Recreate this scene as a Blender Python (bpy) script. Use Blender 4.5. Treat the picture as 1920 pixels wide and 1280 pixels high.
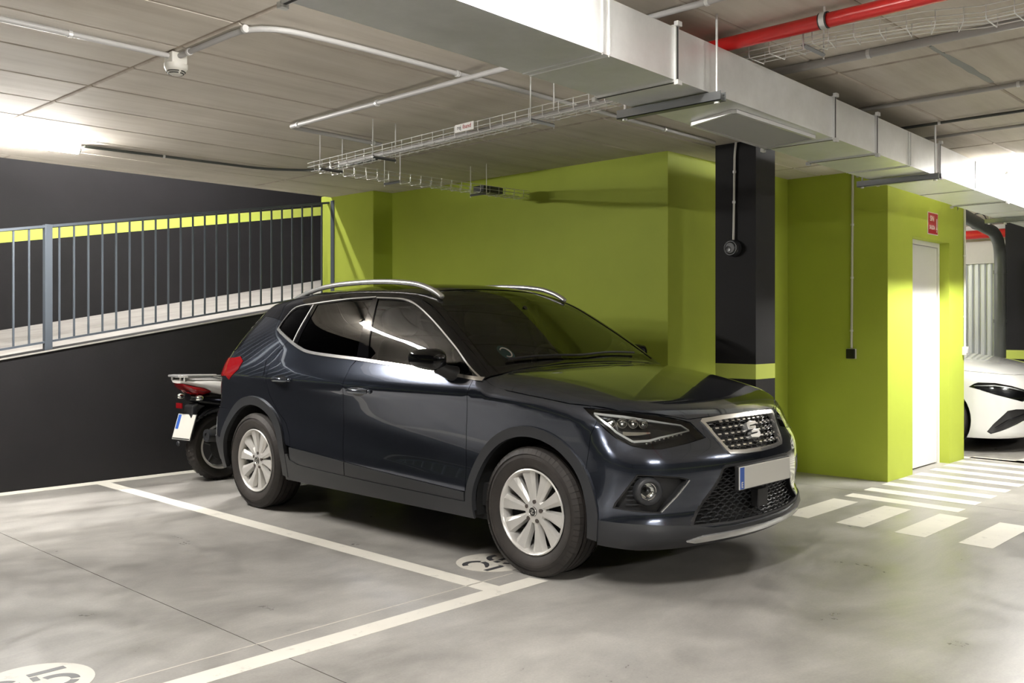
import bpy, bmesh, math, random
import numpy as np
from mathutils import Vector, Matrix
from mathutils.geometry import delaunay_2d_cdt
for o in list(bpy.data.objects): bpy.data.objects.remove(o)
SC = bpy.context.scene
COL = SC.collection
# ------------------------------------------------------------------ camera, world, exposure
CAMH = 1.255
TH = math.atan2(1850, 1755)
cam_d = bpy.data.cameras.new('camera'); cam = bpy.data.objects.new('camera', cam_d); COL.objects.link(cam)
cam_d.sensor_fit = 'HORIZONTAL'; cam_d.sensor_width = 36.0; cam_d.lens = 36.0 * 1755 / 1920
cam_d.shift_y = -28 / 1920; cam_d.clip_start = 0.05; cam_d.clip_end = 200
# forward axis lies between the aisle (+X) and the stall (+Y)
cam.location = (0, 0, CAMH); cam.rotation_euler = (math.radians(90), 0, math.atan2(math.cos(TH), math.sin(TH)) - math.radians(90))
SC.camera = cam
W = bpy.data.worlds.new('world'); SC.world = W; W.use_nodes = True
W.node_tree.nodes['Background'].inputs[0].default_value = (0.9, 0.95, 1.0, 1)
W.node_tree.nodes['Background'].inputs[1].default_value = 0.02
SC.view_settings.view_transform = 'Standard'; SC.view_settings.look = 'None'
SC.view_settings.gamma = 1.0; SC.view_settings.use_curve_mapping = False
SC.view_settings.exposure = 0.13
LAMP = 340.0          # emission of the LED battens
random.seed(7)

# ------------------------------------------------------------------ materials
MATS = {}
def mat(name, col=(.5, .5, .5), rough=.5, metal=0., coat=0., spec=.5, emit=None, es=0., coat_r=.03):
    m = bpy.data.materials.new(name); m.use_nodes = True; n = m.node_tree.nodes['Principled BSDF']
    n.inputs['Base Color'].default_value = (*col, 1); n.inputs['Roughness'].default_value = rough
    n.inputs['Metallic'].default_value = metal; n.inputs['Coat Weight'].default_value = coat
    n.inputs['Coat Roughness'].default_value = coat_r; n.inputs['Specular IOR Level'].default_value = spec
    if emit:
        n.inputs['Emission Color'].default_value = (*emit, 1); n.inputs['Emission Strength'].default_value = es
    MATS[name] = m
    return m
def nd(m, t, **kw):
    n = m.node_tree.nodes.new(t)
    for k, v in kw.items():
        if k in n.inputs: n.inputs[k].default_value = v
        else: setattr(n, k, v)
    return n
def lk(m, a, ao, b, bi): m.node_tree.links.new(a.outputs[ao], b.inputs[bi])
def coords(m, scale=(1, 1, 1), kind='Object', rot=(0, 0, 0)):
    tc = nd(m, 'ShaderNodeTexCoord'); mp = nd(m, 'ShaderNodeMapping')
    mp.inputs['Scale'].default_value = scale; mp.inputs['Rotation'].default_value = rot
    lk(m, tc, kind, mp, 'Vector'); return mp
def world_coords(m, scale=(1, 1, 1)):
    g = nd(m, 'ShaderNodeNewGeometry'); mp = nd(m, 'ShaderNodeMapping'); mp.inputs['Scale'].default_value = scale
    lk(m, g, 'Position', mp, 'Vector'); return mp
def noise(m, src, scale, detail=5., rough=.6, dist=0.):
    n = nd(m, 'ShaderNodeTexNoise'); n.inputs['Scale'].default_value = scale; n.inputs['Detail'].default_value = detail
    n.inputs['Roughness'].default_value = rough; n.inputs['Distortion'].default_value = dist
    lk(m, src, 0, n, 'Vector'); return n
def ramp(m, src, so, pts):
    r = nd(m, 'ShaderNodeValToRGB'); e = r.color_ramp.elements
    while len(e) < len(pts): e.new(.5)
    for i, (p, c) in enumerate(pts):
        e[i].position = p; e[i].color = (*c, 1) if len(c) == 3 else c
    lk(m, src, so, r, 'Fac'); return r
def mix(m, fac, a, b, mode='MIX'):
    n = nd(m, 'ShaderNodeMix'); n.data_type = 'RGBA'; n.blend_type = mode
    for v, i in ((fac, 0), (a, 6), (b, 7)):
        if isinstance(v, (int, float)): n.inputs[i].default_value = v
        elif isinstance(v, tuple) and len(v) in (3, 4) and isinstance(v[0], (int, float)): n.inputs[i].default_value = (*v[:3], 1)
        else: m.node_tree.links.new(v, n.inputs[i])
    return n.outputs[2]
def bsdf(m): return m.node_tree.nodes['Principled BSDF']
def setc(m, out): m.node_tree.links.new(out, bsdf(m).inputs['Base Color'])
def bump(m, out, s, d=.01):
    b = nd(m, 'ShaderNodeBump'); b.inputs['Strength'].default_value = s; b.inputs['Distance'].default_value = d
    m.node_tree.links.new(out, b.inputs['Height']); lk(m, b, 'Normal', bsdf(m), 'Normal')
def g3(v): return (v, v, v)
def painted(name, col, rough=.55, var=.12, bs=.15):
    m = mat(name, col, rough); p = world_coords(m)
    n = noise(m, p, 1.3, 6, .65); n2 = noise(m, p, 60, 3, .6)
    r = ramp(m, n, 0, [(.3, tuple(c * (1 - var) for c in col)), (.7, tuple(min(1, c * (1 + var)) for c in col))])
    setc(m, r.outputs[0]); bump(m, n2.outputs[0], bs, .003); return m
# walls and floor
painted('green', (.40, .475, .062), .6, .05); bsdf(MATS['green']).inputs['Specular IOR Level'].default_value = .22; painted('black', (.0145, .014, .0152), .62, .15, .25); bsdf(MATS['black']).inputs['Specular IOR Level'].default_value = .22; painted('white_paint', (.78, .77, .74), .4, .03, .05)
painted('stripe_green', (.52, .60, .11), .45, .05)
painted('plaster', (.62, .60, .57), .7, .08)
m = mat('floor', rough=.4); p = world_coords(m); ps = world_coords(m, (.55, 1.1, 1)); 
n1 = noise(m, ps, .9, 9, .68, .6); n2 = noise(m, p, 3.2, 8, .7, .4); n3 = noise(m, p, 90, 3, .6)
r1 = ramp(m, n1, 0, [(.30, (.205, .195, .180)), (.44, (.295, .282, .262)), (.58, (.375, .360, .336)), (.74, (.44, .424, .396))])
r2 = ramp(m, n2, 0, [(.26, g3(.72)), (.42, g3(.88)), (.55, g3(1.0)), (.72, g3(1.12))]); r3 = ramp(m, n3, 0, [(.3, g3(.92)), (.7, g3(1.05))])
c = mix(m, 1., r1.outputs[0], r2.outputs[0], 'MULTIPLY'); c = mix(m, 1., c, r3.outputs[0], 'MULTIPLY'); setc(m, c)
rr = ramp(m, n2, 0, [(.3, g3(.26)), (.7, g3(.46))]); lk(m, rr, 0, bsdf(m), 'Roughness'); bump(m, n3.outputs[0], .05, .002)
def paint_line(name, col):
    m = mat(name, col, .45); p = world_coords(m); n = noise(m, p, 9, 9, .75); n2 = noise(m, p, 1.6, 4)
    a = ramp(m, n, 0, [(.34, tuple(c * .74 for c in col)), (.43, col)]); b = ramp(m, n2, 0, [(.3, g3(.9)), (.7, g3(1.05))])
    setc(m, mix(m, 1., a.outputs[0], b.outputs[0], 'MULTIPLY')); return m
paint_line('line_white', (.72, .69, .62)); paint_line('disc_white', (.60, .57, .51)); paint_line('digit_black', (.06, .06, .065))
m = mat('concrete', rough=.75); p = world_coords(m, (.45, 5.0, 1)); q = world_coords(m); oi = nd(m, 'ShaderNodeObjectInfo')
n1 = noise(m, p, 2.2, 8, .65, .2); n2 = noise(m, q, .8, 4, .6); n3 = noise(m, world_coords(m, (1, 14, 1)), 3.5, 6, .7)
r1 = ramp(m, n1, 0, [(.3, (.55, .495, .425)), (.5, (.62, .568, .495)), (.75, (.68, .63, .56))]); r2 = ramp(m, n2, 0, [(.3, g3(.85)), (.7, g3(1.1))])
r3 = ramp(m, n3, 0, [(.25, g3(.80)), (.36, g3(1.0))]); ro = ramp(m, oi, 'Random', [(0, g3(.93)), (1, g3(1.07))])
c = mix(m, 1., r1.outputs[0], r2.outputs[0], 'MULTIPLY'); c = mix(m, .7, c, r3.outputs[0], 'MULTIPLY'); c = mix(m, 1., c, ro.outputs[0], 'MULTIPLY'); setc(m, c)
# rusty bands where the shuttering boards met
gx = coords(m, kind='Object'); sx_ = nd(m, 'ShaderNodeSeparateXYZ'); lk(m, gx, 0, sx_, 0)
def near(out, lo, hi, wd):
    outs = []
    for e in (lo, hi):
        d = nd(m, 'ShaderNodeMath', operation='SUBTRACT'); m.node_tree.links.new(out, d.inputs[0]); d.inputs[1].default_value = e
        a_ = nd(m, 'ShaderNodeMath', operation='ABSOLUTE'); lk(m, d, 0, a_, 0); outs.append(a_)
    mn = nd(m, 'ShaderNodeMath', operation='MINIMUM'); lk(m, outs[0], 0, mn, 0); lk(m, outs[1], 0, mn, 1)
    dv = nd(m, 'ShaderNodeMath', operation='DIVIDE'); lk(m, mn, 0, dv, 0); dv.inputs[1].default_value = wd; return dv
n4 = noise(m, q, 7, 5, .7); bx_ = near(sx_.outputs[0], 0, 2.5, .045); by_ = near(sx_.outputs[1], 0, .5, .022)
for dist, am in ((bx_, .70), (by_, .22)):
    ad = nd(m, 'ShaderNodeMath', operation='ADD'); lk(m, dist, 0, ad, 0); lk(m, n4, 0, ad, 1)
    rb_ = ramp(m, ad, 0, [(.55, g3(am)), (.95, g3(0.))]); c = mix(m, rb_.outputs[0], c, (.30, .235, .175))
setc(m, c)
bump(m, n3.outputs[0], .3, .004)
mat('joint_brown', (.34, .285, .225), .85)
m = mat('ramp_concrete', rough=.7); p = world_coords(m); n1 = noise(m, p, 2.5, 8, .7); r = ramp(m, n1, 0, [(.3, (.25, .235, .215)), (.7, (.39, .37, .345))]); setc(m, r.outputs[0]); bump(m, n1.outputs[0], .3, .01)
# metals and plastics
m = mat('galvanised', (.62, .63, .62), .30, .55); p = world_coords(m); n1 = noise(m, p, 6, 6, .7); n2 = noise(m, p, 35, 3)
r = ramp(m, n1, 0, [(.3, (.74, .75, .74)), (.7, (.85, .86, .85))]); setc(m, r.outputs[0]); rr = ramp(m, n1, 0, [(.3, g3(.30)), (.7, g3(.42))]); lk(m, rr, 0, bsdf(m), 'Roughness')
mat('zinc', (.78, .78, .77), .35, .6); mat('zinc_dark', (.30, .31, .32), .4, .9); mat('gasket', (.04, .04, .04), .6)
mat('filter_grey', (.36, .36, .35), .6, .2); mat('sealant', (.62, .62, .60), .6)
mat('pvc', (.43, .42, .41), .45); mat('pvc_white', (.66, .65, .60), .4); mat('detector_white', (.70, .68, .62), .4); mat('slot_dark', (.05, .05, .045), .6)
mat('red_paint', (.56, .018, .016), .28, 0, .4); mat('rail_steel', (.085, .10, .12), .40, .2); mat('drain_grey', (.075, .08, .075), .45)
mat('sign_red', (.42, .01, .02), .4); mat('sign_white', (.8, .78, .75), .4); mat('tag_black', (.04, .04, .04), .5)
mat('switch_black', (.012, .012, .01), .35); mat('siren_black', (.03, .031, .033), .32); mat('led', (.9, .9, .9), .5, emit=(1., .975, .93), es=LAMP); mat('led_near', (.9, .9, .9), .5, emit=(1., .97, .92), es=LAMP * 1.55); mat('led_ramp', (.9, .9, .9), .5, emit=(1., .97, .94), es=LAMP * 2.9); mat('led_far', (.9, .9, .9), .5, emit=(1., .975, .93), es=LAMP * 1.7); mat('led_body', (.7, .7, .68), .4)
mat('stain_blue', (.34, .35, .34), .8)
m = mat('shutter', (.72, .74, .77), .42, .35)
# car
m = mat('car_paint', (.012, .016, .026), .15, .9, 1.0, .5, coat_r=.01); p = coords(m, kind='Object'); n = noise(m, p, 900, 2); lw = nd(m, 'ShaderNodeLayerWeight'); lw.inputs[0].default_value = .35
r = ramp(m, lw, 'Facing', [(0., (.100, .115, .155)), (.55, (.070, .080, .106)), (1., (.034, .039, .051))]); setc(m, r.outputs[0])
mat('car_black', (.005, .005, .006), .04, 0, 0.); mat('cladding', (.022, .023, .026), .46); mat('cladding_dark', (.012, .012, .013), .5)
mat('chrome', (.82, .81, .79), .18, .9); mat('satin_silver', (.70, .70, .69), .25, .75); mat('alloy', (.64, .625, .60), .32, .45); mat('alloy_dark', (.05, .05, .05), .5, .6)
m = mat('rubber', (.018, .016, .015), .62); p = coords(m); n = noise(m, p, 14, 5); r = ramp(m, n, 0, [(.3, (.014, .012, .011)), (.7, (.032, .026, .023))]); setc(m, r.outputs[0])
mat('underbody', (.006, .006, .006), .8); mat('interior', (.014, .014, .015), .75); mat('seat_cloth', (.012, .012, .013), .9)
mat('tail_red', (.17, .003, .005), .08, 0, 0.); mat('lamp_black', (.01, .01, .011), .25, 0, .6); mat('reflector', (.82, .82, .80), .08, 1.0); mat('led_strip', (.62, .62, .60), .2, .4)
mat('plate_white', (.62, .61, .56), .35); mat('plate_blue', (.03, .10, .42), .35); mat('sticker_blue', (.04, .20, .24), .5); mat('white_car', (.66, .655, .635), .22, 0, 1.0); mat('bike_white', (.62, .61, .58), .3, 0, .6)
mat('bolt', (.14, .12, .11), .45, .8)
def glass(name, tint, ior=1.5, rough=.0):
    m = bpy.data.materials.new(name); m.use_nodes = True; t = m.node_tree; t.nodes.clear()
    o = t.nodes.new('ShaderNodeOutputMaterial'); mx = t.nodes.new('ShaderNodeMixShader'); tr = t.nodes.new('ShaderNodeBsdfTransparent'); gl = t.nodes.new('ShaderNodeBsdfGlossy'); fr = t.nodes.new('ShaderNodeFresnel')
    tr.inputs[0].default_value = (*tint, 1); gl.inputs['Roughness'].default_value = rough; gl.inputs['Color'].default_value = (1, 1, 1, 1); fr.inputs[0].default_value = ior
    t.links.new(fr.outputs[0], mx.inputs[0]); t.links.new(tr.outputs[0], mx.inputs[1]); t.links.new(gl.outputs[0], mx.inputs[2]); t.links.new(mx.outputs[0], o.inputs[0])
    MATS[name] = m; return m
glass('glass_clear', (.62, .70, .64), 1.6); glass('glass_dark', (.07, .08, .075), 1.6); glass('lens_clear', (.86, .88, .88), 1.45)

# ------------------------------------------------------------------ object helpers
def root_loc(p):
    v = Vector((0, 0, 0))
    while p is not None:
        v += p.location; p = p.parent
    return v
def obj(name, V, F, m, parent=None, smooth=None, normals=None, loc=None, bevel=0, subsurf=0, segs=2):
    """V in world coordinates. A part's mesh is stored relative to its thing."""
    off = root_loc(parent) if parent is not None else Vector(loc or (0, 0, 0))
    A = np.asarray(V, float).reshape(-1, 3) - np.array(off)
    me = bpy.data.meshes.new(name); me.from_pydata(A.tolist(), [], [tuple(int(i) for i in f) for f in F]); me.update()
    if m: me.materials.append(MATS[m])
    if normals is not None:
        me.polygons.foreach_set('use_smooth', [True] * len(me.polygons)); me.normals_split_custom_set_from_vertices([tuple(n) for n in normals])
    elif smooth is not None:
        me.polygons.foreach_set('use_smooth', [True] * len(me.polygons)); me.set_sharp_from_angle(angle=math.radians(smooth))
    o = bpy.data.objects.new(name, me); COL.objects.link(o)
    if parent is not None: o.parent = parent
    else: o.location = off
    if bevel:
        b = o.modifiers.new('bevel', 'BEVEL'); b.width = bevel; b.segments = segs; b.limit_method = 'ANGLE'; b.angle_limit = math.radians(40)
    if subsurf:
        s = o.modifiers.new('sub', 'SUBSURF'); s.levels = subsurf; s.render_levels = subsurf
    return o
def thing(name, label, cat, loc, group=None, kind=None):
    o = bpy.data.objects.new(name, None); COL.objects.link(o); o.location = loc; o.empty_display_size = .1
    return tag(o, label, cat, group, kind)
def tag(o, label=None, cat=None, group=None, kind=None):
    if label: o['label'] = label
    if cat: o['category'] = cat
    if group: o['group'] = group
    if kind: o['kind'] = kind
    return o
def box(x0, x1, y0, y1, z0, z1):
    V = [(x, y, z) for z in (z0, z1) for y in (y0, y1) for x in (x0, x1)]
    return V, [(0, 2, 3, 1), (4, 5, 7, 6), (0, 1, 5, 4), (2, 6, 7, 3), (0, 4, 6, 2), (1, 3, 7, 5)]
def join(*parts):
    V, F = [], []
    for v, f in parts:
        k = len(V); V += [tuple(p) for p in v]; F += [tuple(i + k for i in q) for q in f]
    return V, F
def prism(poly, axis, lo, hi):
    """polygon (2D) extruded along axis 'x','y','z' between lo and hi"""
    n = len(poly)
    def P(p, t): return {'x': (t, p[0], p[1]), 'y': (p[0], t, p[1]), 'z': (p[0], p[1], t)}[axis]
    V = [P(p, lo) for p in poly] + [P(p, hi) for p in poly]
    F = [tuple(range(n))[::-1], tuple(range(n, 2 * n))] + [(i, (i + 1) % n, n + (i + 1) % n, n + i) for i in range(n)]
    return V, F
def frame(d):
    d = Vector(d).normalized(); u = d.cross(Vector((0, 0, 1)))
    if u.length < 1e-4: u = d.cross(Vector((0, 1, 0)))
    u.normalize(); return u, u.cross(d).normalized()
def tube(pts, r, n=10, closed=False, cap=True):
    pts = [Vector(p) for p in pts]; N = len(pts); V, F = [], []
    u = None
    for i, p in enumerate(pts):
        if closed: d = (pts[(i + 1) % N] - pts[i - 1])
        else: d = pts[min(i + 1, N - 1)] - pts[max(i - 1, 0)]
        d.normalize()
        if u is None: u, _ = frame(d)
        u = (u - d * u.dot(d)).normalized(); w = d.cross(u)
        rr = r[i] if isinstance(r, (list, tuple)) else r
        V += [tuple(p + (u * math.cos(2 * math.pi * k / n) + w * math.sin(2 * math.pi * k / n)) * rr) for k in range(n)]
    for i in range(N if closed else N - 1):
        a = i * n; b = ((i + 1) % N) * n
        F += [(a + k, a + (k + 1) % n, b + (k + 1) % n, b + k) for k in range(n)]
    if cap and not closed: F += [tuple(range(n))[::-1], tuple(range((N - 1) * n, N * n))]
    return V, F
def bend(pts, r=.06, n=6):
    """round the inner corners of a polyline"""
    out = [Vector(pts[0])]
    for i in range(1, len(pts) - 1):
        a, b, c = Vector(pts[i - 1]), Vector(pts[i]), Vector(pts[i + 1])
        ra = min(r, (a - b).length * .45, (c - b).length * .45); p = b + (a - b).normalized() * ra; q = b + (c - b).normalized() * ra
        for k in range(n + 1):
            t = k / n; out.append(p * (1 - t) ** 2 + b * 2 * t * (1 - t) + q * t * t)
    out.append(Vector(pts[-1])); return out
def lathe(prof, c, axis, n=48, up=None):
    """prof: (r, t) pairs; revolved about axis through c"""
    ax = Vector(axis).normalized(); u, w = frame(ax); V, F = [], []; m = len(prof)
    for k in range(n):
        a = 2 * math.pi * k / n; d = u * math.cos(a) + w * math.sin(a)
        V += [tuple(Vector(c) + d * r + ax * t) for r, t in prof]
    for k in range(n):
        for j in range(m - 1):
            F.append((k * m + j, k * m + j + 1, ((k + 1) % n) * m + j + 1, ((k + 1) % n) * m + j))
    return V, F
def cyl(p, q, r, n=16): return tube([p, q], r, n)
def stroke(pts, w, z0, z1, f):
    """flat stroke of width w along 2D points -> thin slab, f maps (x,y,z)"""
    L, R = [], []
    for i, p in enumerate(pts):
        a = pts[max(i - 1, 0)]; b = pts[min(i + 1, len(pts) - 1)]; d = Vector((b[0] - a[0], b[1] - a[1])).normalized(); nn = Vector((-d.y, d.x))
        ww = (w[i] if isinstance(w, (list, tuple)) else w) / 2
        L.append((p[0] + nn.x * ww, p[1] + nn.y * ww)); R.append((p[0] - nn.x * ww, p[1] - nn.y * ww))
    V = []; F = []; n = len(pts)
    for z in (z0, z1): V += [f(x, y, z) for x, y in L] + [f(x, y, z) for x, y in R]
    for i in range(n - 1):
        F += [(i, i + 1, n + i + 1, n + i), (2 * n + i, 3 * n + i, 3 * n + i + 1, 2 * n + i + 1), (i, 2 * n + i, 2 * n + i + 1, i + 1), (n + i, n + i + 1, 3 * n + i + 1, 3 * n + i)]
    return V, F
def text_mesh(s, size, m, name, parent, M, depth=.001, bold=0., sx=1.):
    cu = bpy.data.curves.new(name, 'FONT'); cu.body = s; cu.size = size; cu.extrude = depth; cu.align_x = 'CENTER'; cu.align_y = 'CENTER'; cu.offset = bold
    to = bpy.data.objects.new('tmp', cu); COL.objects.link(to); dg = bpy.context.evaluated_depsgraph_get(); dg.update()
    me = bpy.data.meshes.new_from_object(to.evaluated_get(dg)); bpy.data.objects.remove(to)
    V = [tuple(M @ Vector((v.co.x * sx, v.co.y, v.co.z))) for v in me.vertices]; F = [tuple(p.vertices) for p in me.polygons]
    bpy.data.meshes.remove(me); return obj(name, V, F, m, parent)
# ------------------------------------------------------------------ the setting
CZ = 2.535
YB = 7.67                                   # black ramp wall at the end of the stalls
XG, YC, XS, YD, XE = 5.73, 3.87, 7.57, 3.00, 9.39   # green walls
floor = thing('floor', None, None, (0, 0, 0), kind='structure')
xs = [-9, -3.0, 1.99, 7.0, 12.0, 18.0]; ys = [-7.0, -2.0, 2.62 - 10, 0]
for i in range(len(xs) - 1):
    V, F = box(xs[i] + .002, xs[i + 1] - .002, -7.0, 8.0 if xs[i] < 7 else 9.0, -.12, 0)
    obj('slab', V, F, 'floor', floor)
V, F = box(-9, 18, -7, 9, -.2, -.035); obj('sub_base', V, F, 'joint_brown', floor)
ceil = thing('ceiling', None, None, (0, 0, CZ), kind='structure')
V, F = box(-9, 18, -7, YB + .02, CZ + .008, CZ + .3); obj('slab', V, F, 'joint_brown', ceil)
pm = None
for i in range(-4, 7):
    for j in range(-24, 6):
        x0 = 2.07 + 2.5 * i; y0 = 5.06 + .5 * j
        if j == 5 : continue
        if x0 < -8.5 or x0 > 15.5: continue
        if pm is None:
            V, F = prism([(0.006, 0), (2.494, 0), (2.484, -.008), (.016, -.008)], 'y', .005, .495)
            V = [(x, y, z + .0 if z > -.001 else z) for x, y, z in V]; V = [(x, (.011 if y < .25 else .489) if z < -.004 else y, z) for x, y, z in V]
            o = obj('panel', np.array(V) + np.array([0, 0, CZ + .008]), F, 'concrete', ceil); pm = o.data; o.location = (x0, y0, 0)
        else:
            o = bpy.data.objects.new('panel', pm); COL.objects.link(o); o.parent = ceil; o.location = (x0, y0, 0)
V, F = box(-9, 18, 7.555, YB + .02, CZ, CZ + .01); obj('edge_strip', V, F, 'concrete', ceil)
# black lower wall of the ramp: its top follows the slope
def rz(x): return 1.013 + .1668 * (x - 2.467)
V, F = prism([(-6, 0), (XG + .02, 0), (XG + .02, rz(XG + .02)), (-3.61, 0.001), (-6, .001)], 'y', YB, YB + .22)
wb = obj('wall_back', V, F, 'black', None); tag(wb, kind='structure')
def ramp_slab(y0, y1, x0, x1, t):
    return prism([(x0, rz(x0) - t), (x1, rz(x1) - t), (x1, rz(x1)), (x0, rz(x0))], 'y', y0, y1)
V, F = ramp_slab(YB - .012, 11.6, -3.6, 13.0, .012); rmp = obj('ramp', V, F, 'ramp_concrete'); tag(rmp, kind='structure')
YF = 11.4
def far_z(x): return 1.243 + .158 * (x - 3.667)
V, F = prism([(-6, -.4), (14, -.4), (14, 5.6), (-6, 5.6)], 'y', YF, YF + .2)
wf = obj('wall_far', V, F, 'black'); tag(wf, kind='structure')
V, F = prism([(-6, far_z(-6) + .950), (13.9, far_z(13.9) + .950), (13.9, far_z(13.9) + 1.073), (-6, far_z(-6) + 1.073)], 'y', YF - .003, YF)
obj('stripe', V, F, 'stripe_green', wf)
V, F = box(-6, 14, YB + .02, YF + .2, 5.2, 5.4); o = obj('ceiling_ramp', V, F, 'concrete'); tag(o, kind='structure')
V, F = box(-6.2, -6, YB, YF + .2, -.4, 5.4); o = obj('wall_ramp_foot', V, F, 'black'); tag(o, kind='structure')
V, F = box(-6, 14, YB + .0, YB + .2, CZ + .3, 5.4); o = obj('wall_upper', V, F, 'black'); tag(o, kind='structure')
# painted green walls
V, F = prism([(XG, YC), (XG, 7.02), (XG + .2, 7.02), (XG + .2, YC + .2), (XS, YC + .2), (XS, YC)], 'z', 0, CZ + .02)
o = obj('wall_bay', V, F, 'green'); tag(o, kind='structure')
V, F = prism([(XS, YD), (XS, YC + .2), (XS + .12, YC + .2), (XS + .12, YD + .14), (8.10, YD + .14), (8.10, YD)], 'z', 0, CZ + .02)
V2, F2 = prism([(8.99, YD), (8.99, YD + .14), (XE - .12, YD + .14), (XE - .12, 7.6), (XE, 7.6), (XE, YD)], 'z', 0, CZ + .02)
V3, F3 = box(8.10, 8.99, YD, YD + .14, 2.02, CZ + .02)
o = obj('wall_door', *join((V, F), (V2, F2), (V3, F3)), 'green'); tag(o, kind='structure')
gp = thing('pillar', 'green painted pillar where the railing meets the bay wall', 'pillar', (5.62, 7.4, 0))
V, F = box(5.50, XG + .2, 7.02, 7.86, 0, CZ + .02); obj('shaft', V, F, 'green', gp, bevel=.006)
dr = thing('door_1', None, None, (8.54, YD + .1, 0), kind='structure')
V, F = box(8.145, 8.945, YD + .095, YD + .135, .01, 1.975); obj('leaf', V, F, 'white_paint', dr, bevel=.003)
V, F = join(box(8.10, 8.14, YD + .085, YD + .14, 0, 2.02), box(8.95, 8.99, YD + .085, YD + .14, 0, 2.02), box(8.14, 8.95, YD + .085, YD + .14, 1.98, 2.02)); obj('frame', V, F, 'white_paint', dr)
# enclosing walls the photograph only shows as reflections and bounced light
for nm, b in (('wall_left', (-2.5, -2.3, 3.3, YB)), ('wall_west', (-9.2, -9, -7, 8)), ('wall_aisle', (-9, 18, -7.2, -7))):
    w = obj(nm, *box(*b, 0, CZ + .3), 'black'); tag(w, kind='structure')
    d = .004
    obj('stripe', *box(b[0] - d, b[1] + d, b[2] - d, b[3] + d, .893, .996), 'stripe_green', w)
# far right: garage box door, lintel, end wall
w = obj('wall_right', *box(12.62, 12.8, -2.0, 3.44, 0, CZ + .02), 'black'); tag(w, kind='structure')
w2 = obj('wall_lintel', *box(12.60, 12.78, 3.44, 7.6, 2.045, 2.30), 'plaster'); tag(w2, kind='structure')
w3 = obj('wall_head', *box(12.70, 12.88, 3.44, 7.6, 2.30, CZ + .02), 'plaster'); tag(w3, kind='structure')
w4 = obj('wall_end', *box(XE, 12.8, 7.6, 7.8, 0, CZ + .02), 'plaster'); tag(w4, kind='structure')
o = obj('wall_east', *box(17.8, 18, -7, 8, 0, CZ + .3), 'black'); tag(o, kind='structure')
sh = thing('garage_shutter', 'corrugated galvanised metal garage door behind the white car', 'garage door', (12.66, 5.0, 0))
k = 0; y = 3.46
while y < 6.4:
    V, F = prism([(12.66, y), (12.66, y + .025), (12.632, y + .037), (12.632, y + .062), (12.66, y + .074), (12.672, y + .074), (12.672, y)], 'z', .03, 2.05)
    obj('rib', V, F, 'shutter', sh); y += .074
obj('bottom_rail', *box(12.60, 12.69, 3.44, 6.5, 0.0, .05), 'zinc', sh)
bc = thing('column', 'black column with green band beside the dark blue car', 'column', (5.93, 3.36, 0))
for nm, z0, z1, m_ in (('shaft', 0, .893, 'black'), ('stripe', .893, .996, 'stripe_green'), ('shaft', .996, CZ + .01, 'black')):
    obj(nm, *box(5.80, 6.07, 3.20, 3.517, z0, z1), m_, bc)
rc = thing('column', 'black column with green band behind the white car', 'column', (12.35, 3.3, 0))
for nm, z0, z1, m_ in (('shaft', 0, .87, 'black'), ('stripe', .87, .975, 'stripe_green'), ('shaft', .975, CZ + .01, 'black')):
    obj(nm, *box(12.2, 12.6, 3.03, 3.43, z0, z1), m_, rc)

# ------------------------------------------------------------------ paint on the floor
def slab2(name, poly, m_, parent=None, t=.0012, label=None, cat='floor marking', group=None):
    V, F = prism(poly, 'z', .0002, t); c = np.mean(np.array(poly), 0)
    o = obj(name, V, F, m_, parent, loc=None if parent else (c[0], c[1], 0))
    if label: tag(o, label, cat, group)
    return o
slab2('parking_line', [(3.132, 3.16), (3.240, 3.16), (3.240, 7.52), (3.132, 7.52)], 'line_white', label='long white line between the two parking stalls, running to the black wall')
slab2('parking_line', [(-2.2, 3.05), (3.475, 3.05), (3.455, 3.16), (-2.0, 3.16)], 'line_white', label='white line along the open front of the stalls, ending at the front tyre')
slab2('parking_line', [(-2.0, 7.52), (5.2, 7.52), (5.2, 7.655), (-2.0, 7.655)], 'line_white', label='white line along the foot of the black ramp wall')
slab2('parking_line', [(.55, 3.16), (.66, 3.16), (.66, 7.52), (.55, 7.52)], 'line_white', label='white stall line left of the visible empty stall')
lay = thing('crosswalk', 'walkway of long white bars in front of the white door', 'floor marking', (7.8, 2.6, 0))
for i in range(9):
    x = 6.715 + .346 * i; slab2('bar', [(x - .055, 2.165), (x + .10, 2.165), (x + .165, 2.988), (x + .01, 2.988)], 'line_white', lay)
lay = thing('crosswalk', 'row of short wide white bars crossing the aisle floor', 'floor marking', (6.1, 2.3, 0))
for i in range(9):
    y = 2.905 - .380 * i; k = -.02 - .025 * i
    slab2('bar', [(5.80 + k, y - .095), (6.58 + k, y - .095), (6.60 + k, y + .095), (5.82 + k, y + .095)], 'line_white', lay)
slab2('parking_line', [(9.45, 2.60), (9.57, 2.60), (9.57, 7.4), (9.45, 7.4)], 'line_white', label='white stall line beside the white car')
slab2('parking_line', [(9.45, 2.48), (15, 2.48), (15, 2.60), (9.45, 2.60)], 'line_white', label='white line in front of the white car')
slab2('chalk_line', [(-2.0, 3.281), (3.46, 3.272), (3.46, 3.278), (-2.0, 3.289)], 'disc_white', label='thin pale setting-out line just inside the stall front line')
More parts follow.
